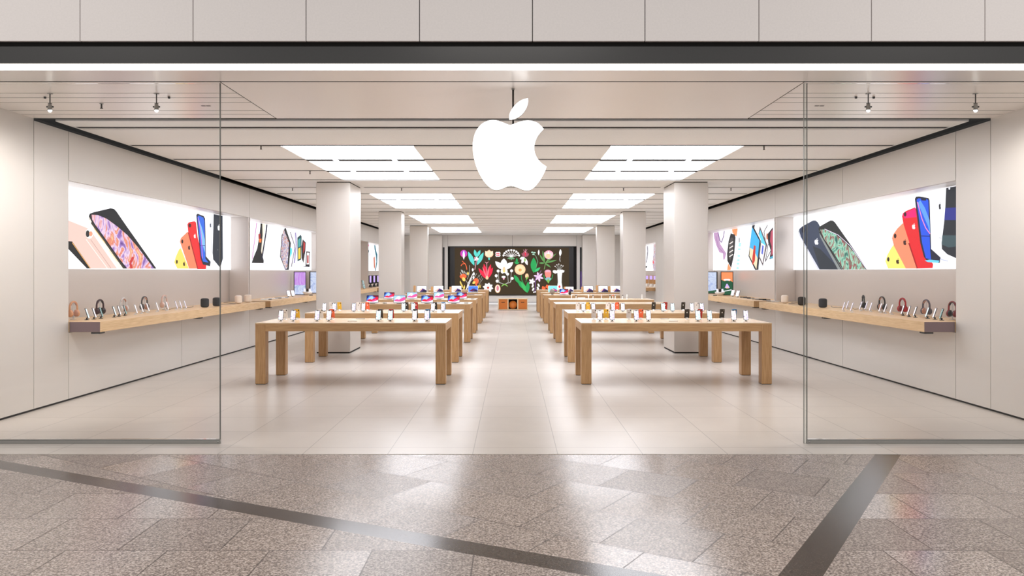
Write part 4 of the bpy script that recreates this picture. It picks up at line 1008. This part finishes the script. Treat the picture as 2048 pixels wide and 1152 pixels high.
# headphones
def headphones(c1, c2):
    def mk():
        r = empty('headphones', (0, 0, 0)); Rw = .078
        pts = [(Rw*math.cos(a), 0, .16+.088*math.sin(a)) for a in [PI*k/20 for k in range(21)]]
        pts = [(Rw*1.02, 0, .11)]+pts+[(-Rw*1.02, 0, .11)]
        b = MB(); b.tube(pts, .0105, M[c1], 10, 1.5); o = b.build('headband', r)
        b = MB(); b.tube([(p[0]*.86, 0, .16+(p[2]-.16)*.86) for p in pts[4:-4]], .007, M[c2], 8, 1.8); b.build('padding', o)
        for q in (-1, 1):
            b = MB(); b.lathe([(.012, q*.045), (.034, q*.052), (.041, q*.062), (.041, q*.078), (.032, q*.09), (.01, q*.094)], M[c1], (0, 0, 0), 20, 'x')
            b.xf(Matrix.Translation((0, 0, .085)) @ Matrix.Diagonal((1, 1, 1.2, 1))); e = b.build('ear_cup', r)
            b = MB(); b.lathe([(.018, q*.033), (.036, q*.036), (.038, q*.05), (.03, q*.054)], M[c2], (0, 0, 0), 20, 'x'); b.xf(Matrix.Translation((0, 0, .085)) @ Matrix.Diagonal((1, 1, 1.2, 1))); b.build('ear_pad', e)
        b = MB(); b.lathe([(.04, 0), (.04, .006), (.008, .01), (.006, .228)], M['glass_stand'], n=14); b.build('stand', r)
        return r
    return mk
M['glass_stand'] = plain('grey_acrylic', (200, 195, 190), .2)
HC = {'hp_gold': (216, 160, 120), 'hp_maroon': (62, 34, 42), 'hp_silver': (206, 204, 204), 'hp_grey': (66, 66, 66), 'hp_rose': (220, 184, 170), 'hp_black': (24, 24, 26), 'hp_red': (170, 16, 28), 'hp_tan': (190, 140, 120), 'hp_slate': (86, 80, 90), 'hp_wine': (130, 40, 44)}
for k, c in HC.items(): M[k] = plain(k, c, .35)
hpL = [(147, 'hp_gold', 'hp_tan', 'rose gold headphones on a stand at the near end of the left wall counter'), (200, 'hp_maroon', 'hp_black', 'dark maroon headphones on a stand, second on the left wall counter'),
       (247, 'hp_silver', 'hp_tan', 'silver headphones on a stand, third on the left wall counter'), (289, 'hp_grey', 'hp_tan', 'dark grey headphones on a stand, fourth on the left wall counter'), (328.6, 'hp_rose', 'hp_silver', 'pale pink headphones on a stand, fifth on the left wall counter')]
hpR = [(1726.6, 'hp_black', 'hp_black', 'black headphones on a stand nearest the speakers on the right wall counter'), (1764, 'hp_black', 'hp_tan', 'black headphones with copper padding on the right wall counter'), (1805, 'hp_red', 'hp_wine', 'bright red headphones on a stand on the right wall counter'),
       (1852.5, 'hp_slate', 'hp_tan', 'slate grey headphones on a stand on the right wall counter, left of the last pair'), (1905, 'hp_wine', 'hp_black', 'wine red and black headphones at the near end of the right wall counter')]
for s, lst in ((-1, hpL), (1, hpR)):
    for px, c1, c2, lab in lst:
        X = 6.02; d = X*F/abs(px-CX); kk = ('hp', c1, c2)
        narrow = (px > 1700 and px < 1740)
        place(kk, headphones(c1, c2), (s*X, d, ZT), s*(-1.45 if not narrow else -1.8) if s > 0 else 1.45, lab, 'headphones', 'headphones on the wall counters')
# round cornered speakers
def homespk(col, top):
    def mk():
        r = empty('fabric_speaker', (0, 0, 0)); R = .073; H = .165; prof = []
        for k in range(9):
            a = PI/2*k/8; prof.append((R-.032+.032*math.sin(a), .004+.032-.032*math.cos(a)))
        for k in range(9):
            a = PI/2*k/8; prof.append((R-.03+.03*math.cos(a), H-.03+.03*math.sin(a)))
        b = MB(); b.lathe(prof, M[col], n=40); b.build('fabric_shell', r)
        b = MB(); b.lathe([(.036, H+.0005), (.034, H+.003)], M[top], n=28); b.build('touch_disc', r)
        b = MB(); b.lathe([(.04, 0), (.04, .0038)], M['rubber'], n=24); b.build('foot', r)
        return r
    return mk
M['fab_black'] = plain('black_mesh_fabric', (40, 40, 44), .8, 0, .9, 400); M['fab_white'] = plain('white_mesh_fabric', (236, 222, 206), .8, 0, .9, 400); M['fab_brown'] = plain('grey_mesh_fabric', (52, 46, 42), .8, 0, .9, 400)
spks = [(407.5, 615, 'fab_black', 'black', 'dark fabric speaker on left wall counter, left one of the dark pair'), (431.5, 612.6, 'fab_black', 'black', 'dark fabric speaker on left wall counter, just beside the glass edge'),
        (475.2, 607.3, 'fab_white', 'white', 'white fabric speaker on left wall counter, nearer one of the pale pair'), (494.3, 605, 'fab_white', 'white', 'white fabric speaker on left wall counter, farther one of the pale pair'),
        (1571, 606.5, 'fab_white', 'white', 'single white fabric speaker on the right wall counter'), (1605.3, 611, 'fab_brown', 'black', 'dark fabric speaker on right wall counter behind the glass edge'),
        (1647.8, 615.5, 'fab_black', 'black', 'dark fabric speaker on right wall counter, right one of the dark pair')]
for px, py, c1, c2, lab in spks:
    p = cl(px, py); place(('hs', c1), homespk(c1, c2), (p.x, p.y+.05, ZT), 0, lab, 'speaker', 'fabric speakers on the wall counters')
# cables
def cable(pts, lab, r_=.004, m='cable'):
    pts = [Vector(p) for p in pts]; out = []
    for i in range(len(pts)-1):
        p0, p1, p2, p3 = pts[max(i-1, 0)], pts[i], pts[i+1], pts[min(i+2, len(pts)-1)]
        for k in range(6):
            t = k/6; out.append(.5*((2*p1)+(-p0+p2)*t+(2*p0-5*p1+4*p2-p3)*t*t+(-p0+3*p1-3*p2+p3)*t**3))
    out.append(pts[-1])
    b = MB(); b.tube(out, r_, M[m], 6); tag(b.build('power_cable'), lab, 'cable', 'cables on the wall counters')
z = ZT+.005
for s, side in ((-1, 'left'), (1, 'right')):
    cable([(s*6.1, 15.3, z), (s*5.9, 14.7, z), (s*6.05, 14.3, z), (s*5.95, 13.9, z), (s*6.1, 14.1, z)], f'thin grey cable winding beside the dark speakers on the {side} counter')
    cable([(s*6.1, 16.9, z), (s*5.8, 16.5, z), (s*5.6, 16.2, z), (s*5.75, 15.9, z), (s*5.95, 16.1, z)], f'thin grey cable looped next to the white speakers on the {side} counter')
# flat accessories on the second counters
def flatcase(col):
    def mk():
        r = empty('phone_case', (0, 0, 0)); b = MB(); b.prism([(x, y_, .002) for x, y_ in rrect(.085, .17, .014)], M[col], (0, 0, .012)); b.xf(Matrix.Rotation(.12, 4, 'Y')); b.xf(Matrix.Translation((0, 0, .006))); b.build('shell', r)
        b = MB(); b.box(-.04, .04, -.07, .07, 0, .004, M['white']); b.build('tray', r); return r
    return mk
fc = [(-1, 529, 600, 'white'), (-1, 536, 599.4, 'ph_grey'), (-1, 543, 598.5, 'white'), (-1, 549, 598, 'ph_silver'), (-1, 556, 597, 'black'), (-1, 563, 596.5, 'white'), (-1, 570, 596, 'ph_silver'),
      (1, 1487, 595.3, 'black'), (1, 1494, 596.3, 'ph_grey'), (1, 1501, 597.5, 'black'), (1, 1510, 598.5, 'white'), (1, 1518, 599.5, 'ph_silver'), (1, 1525, 599.8, 'black'), (1, 1533, 601, 'black'), (1, 1541, 602.8, 'white'), (1, 1551, 604, 'white')]
cnt = {-1: 0, 1: 0}
for s, px, py, col in fc:
    p = cl(px, py); p.x = s*min(6.05, max(5.55, abs(p.x))); w_ = (words+['ninth'])[cnt[s]]; cnt[s] += 1
    place(('fc', col), flatcase(col), (p.x, p.y, ZT), 1.35*s, f'flat {col.replace("ph_","")} phone case, {w_} from left in the line on the {"left" if s<0 else "right"} second counter', 'phone case', 'flat cases on the second wall counters')
p = cl(1588, 606); place('tray', pad, (p.x, p.y, ZT), .6, 'small flat grey tray between the white and dark speakers on right counter', 'tray')
for s, px, py, k in ((-1, 578.5, 594, 'left one'), (-1, 587, 593.5, 'right one'), (1, 1464, 593, 'left one'), (1, 1474, 594.5, 'right one')):
    p = cl(px, py); p.x = s*min(6.0, max(5.5, abs(p.x)))
    place('demotab', lambda: phone('black', 'scr_pink', 'black', .13, .16)(), (p.x, p.y, ZT), s*-1.15 if s > 0 else 1.15, f'tilted small black tablet, {k} of the pair on the {"left" if s<0 else "right"} second counter', 'tablet', 'tilted tablets on the second wall counters')
# tall upright framed pictures
M['pic_purple'] = glow_noise('picture_purple', [(.3, (200, 170, 225)), (.5, (190, 130, 220)), (.7, (225, 215, 245))], .8, (3, 3, 2))
M['pic_blue'] = glow_noise('picture_blue', [(.3, (150, 165, 215)), (.5, (205, 215, 235)), (.7, (120, 130, 190))], .8, (3, 3, 5))
M['pic_orange'] = glow('picture_orange', (244, 140, 90), .9); M['pic_green'] = glow('picture_green', (40, 84, 60), .9)
def tallframe(kind):
    def mk():
        r = empty('picture_display', (0, 0, 0)); W, H = .34, .66
        b = MB(); b.box(-W/2, W/2, 0, .03, .0, H, M['black']); b.build('frame', r, .003)
        b = MB()
        def pl(pts, m, l=1): b.poly([(-W/2+.02+u*(W-.04), -.0008*l, .02+v*(H-.04)) for u, v in pts], M[m])
        if kind == 'orange':
            pl([(0, 0), (1, 0), (1, 1), (0, 1)], 'pic_orange'); pl([(0, 0), (1, 0), (1, .55), (.85, .62), (.7, .6), (.5, .66), (.3, .6), (0, .66)], 'pic_green', 2)
            pl([(.15, .66), (.3, .7), (.7, .7), (.85, .66), (.7, .63), (.3, .63)], 's_white', 3); pl([(.3, .3), (.45, .48), (.55, .48), (.75, .3)], 's_lav', 4); pl([(.4, .28), (.5, .4), (.65, .28)], 's_peach', 5); pl([(.1, .12), (.9, .2), (.9, .23), (.1, .15)], 's_white', 6)
        elif kind == 'purple':
            pl([(0, 0), (1, 0), (1, 1), (0, 1)], 'pic_blue'); pl([(0, .42), (1, .42), (1, 1), (0, 1)], 'pic_purple', 2)
        else:
            pl([(0, 0), (1, 0), (1, 1), (0, 1)], 'pic_blue')
            if kind == 'green': pl([(0, 0), (1, 0), (1, .15), (0, .08)], 'pic_green', 2)
        b.build('picture', r)
        b = MB(); b.box(-W/2+.04, W/2-.04, .03, .08, 0, .02, M['black']); b.tube([(0, .04, .3), (0, .12, .0)], .006, M['chrome_dark']); b.build('support', r)
        return r
    return mk
for s, px, kind, rz, lab in ((-1, 600, 'purple', .35, 'tall upright display with purple picture on the left second counter'), (-1, 629, 'blue', .9, 'tall upright display partly hidden by the nearest left column'),
                    (1, 1454, 'orange', -.25, 'tall upright display with orange and green picture on the right second counter'), (1, 1424, 'green', -.8, 'tall upright display partly hidden by the nearest right column')):
    X = 5.95; d = X*F/abs(px-CX); o = place(('tf', kind), tallframe(kind), (s*X, d, ZT), rz, lab, 'display', 'upright picture displays')
def watchtray():
    r = empty('watch_tray', (0, 0, 0)); b = MB()
    b.lathe([(.05, 0), (.08, .01), (.13, .06), (.135, .1), (.13, .1), (.12, .065), (.07, .02), (.02, .018)], M['white'], n=28); b.build('bowl', r)
    for k in range(3):
        b = MB(); b.prism([(x+(k-1)*.07, -.02, z_+.13) for x, z_ in rrect(.05, .1, .012)], M['scr_purple'] if k != 1 else M['black'], (0, .01, 0)); b.build('watch', r)
    return r
for s, px, py, side in ((-1, 615, 592, 'left'), (1, 1439.5, 590, 'right')):
    X = 5.72; d = X*F/abs(px-CX); place('wt', watchtray, (s*X, d, ZT), 0, f'white rounded bowl of watches between the upright displays on the {side} second counter', 'watch bowl', 'white watch bowls')
def puckd():
    r = MB().lathe([(.05, 0), (.055, .008), (.05, .02)], M['black'], n=20).build('charging_puck'); return r
for s, px, side in ((-1, 622, 'left'), (1, 1430, 'right')):
    X = 5.55; d = X*F/abs(px-CX); place('puckd', puckd, (s*X, d, ZT), 0, f'small black round puck near the front edge of the {side} second counter', 'puck', 'black pucks')
# far counters: tall dark or purple stands
def towerstand(kind):
    def mk():
        r = empty('demo_stand', (0, 0, 0)); b = MB(); b.lathe([(.08, 0), (.08, .015), (.05, .1), (.02, .14)], M['black' if kind == 'dark' else 'white'], n=20); b.build('foot', r)
        b = MB(); b.prism([(x, -.015, z_+.32) for x, z_ in rrect(.16, .36, .02)], M['black' if kind == 'dark' else 'tan'], (0, .03, 0)); b.build('board', r)
        b = MB(); b.poly([(x, -.0165, z_+(.34 if kind == 'dark' else .4)) for x, z_ in rrect(.12 if kind == 'light' else .07, .16 if kind == 'light' else .28, .01)], M['s_lav']); b.build('picture', r)
        return r
    return mk
for s, kind, lst in ((-1, 'dark', (741, 748.5, 756)), (1, 'light', (1293.5, 1302, 1310))):
    for j, px in enumerate(lst):
        X = 5.9; d = X*F/abs(px-CX); place(('ts', kind), towerstand(kind), (s*X, d, ZT), .2*s*-1, f'{"black" if s<0 else "tan and purple"} upright stand, {words[j]} from left on the far {"left" if s<0 else "right"} counter', 'demo stand', 'upright stands on the far counters')
o = phone('black', 'scr_dark', 'black', .14, .32)(); o.location = (-5.55, 30.1, ZT); o.rotation_euler = (0, 0, 1.2)
tag(o, 'slim dark tablet leaning back on third left counter, just right of the nearest column', 'tablet')
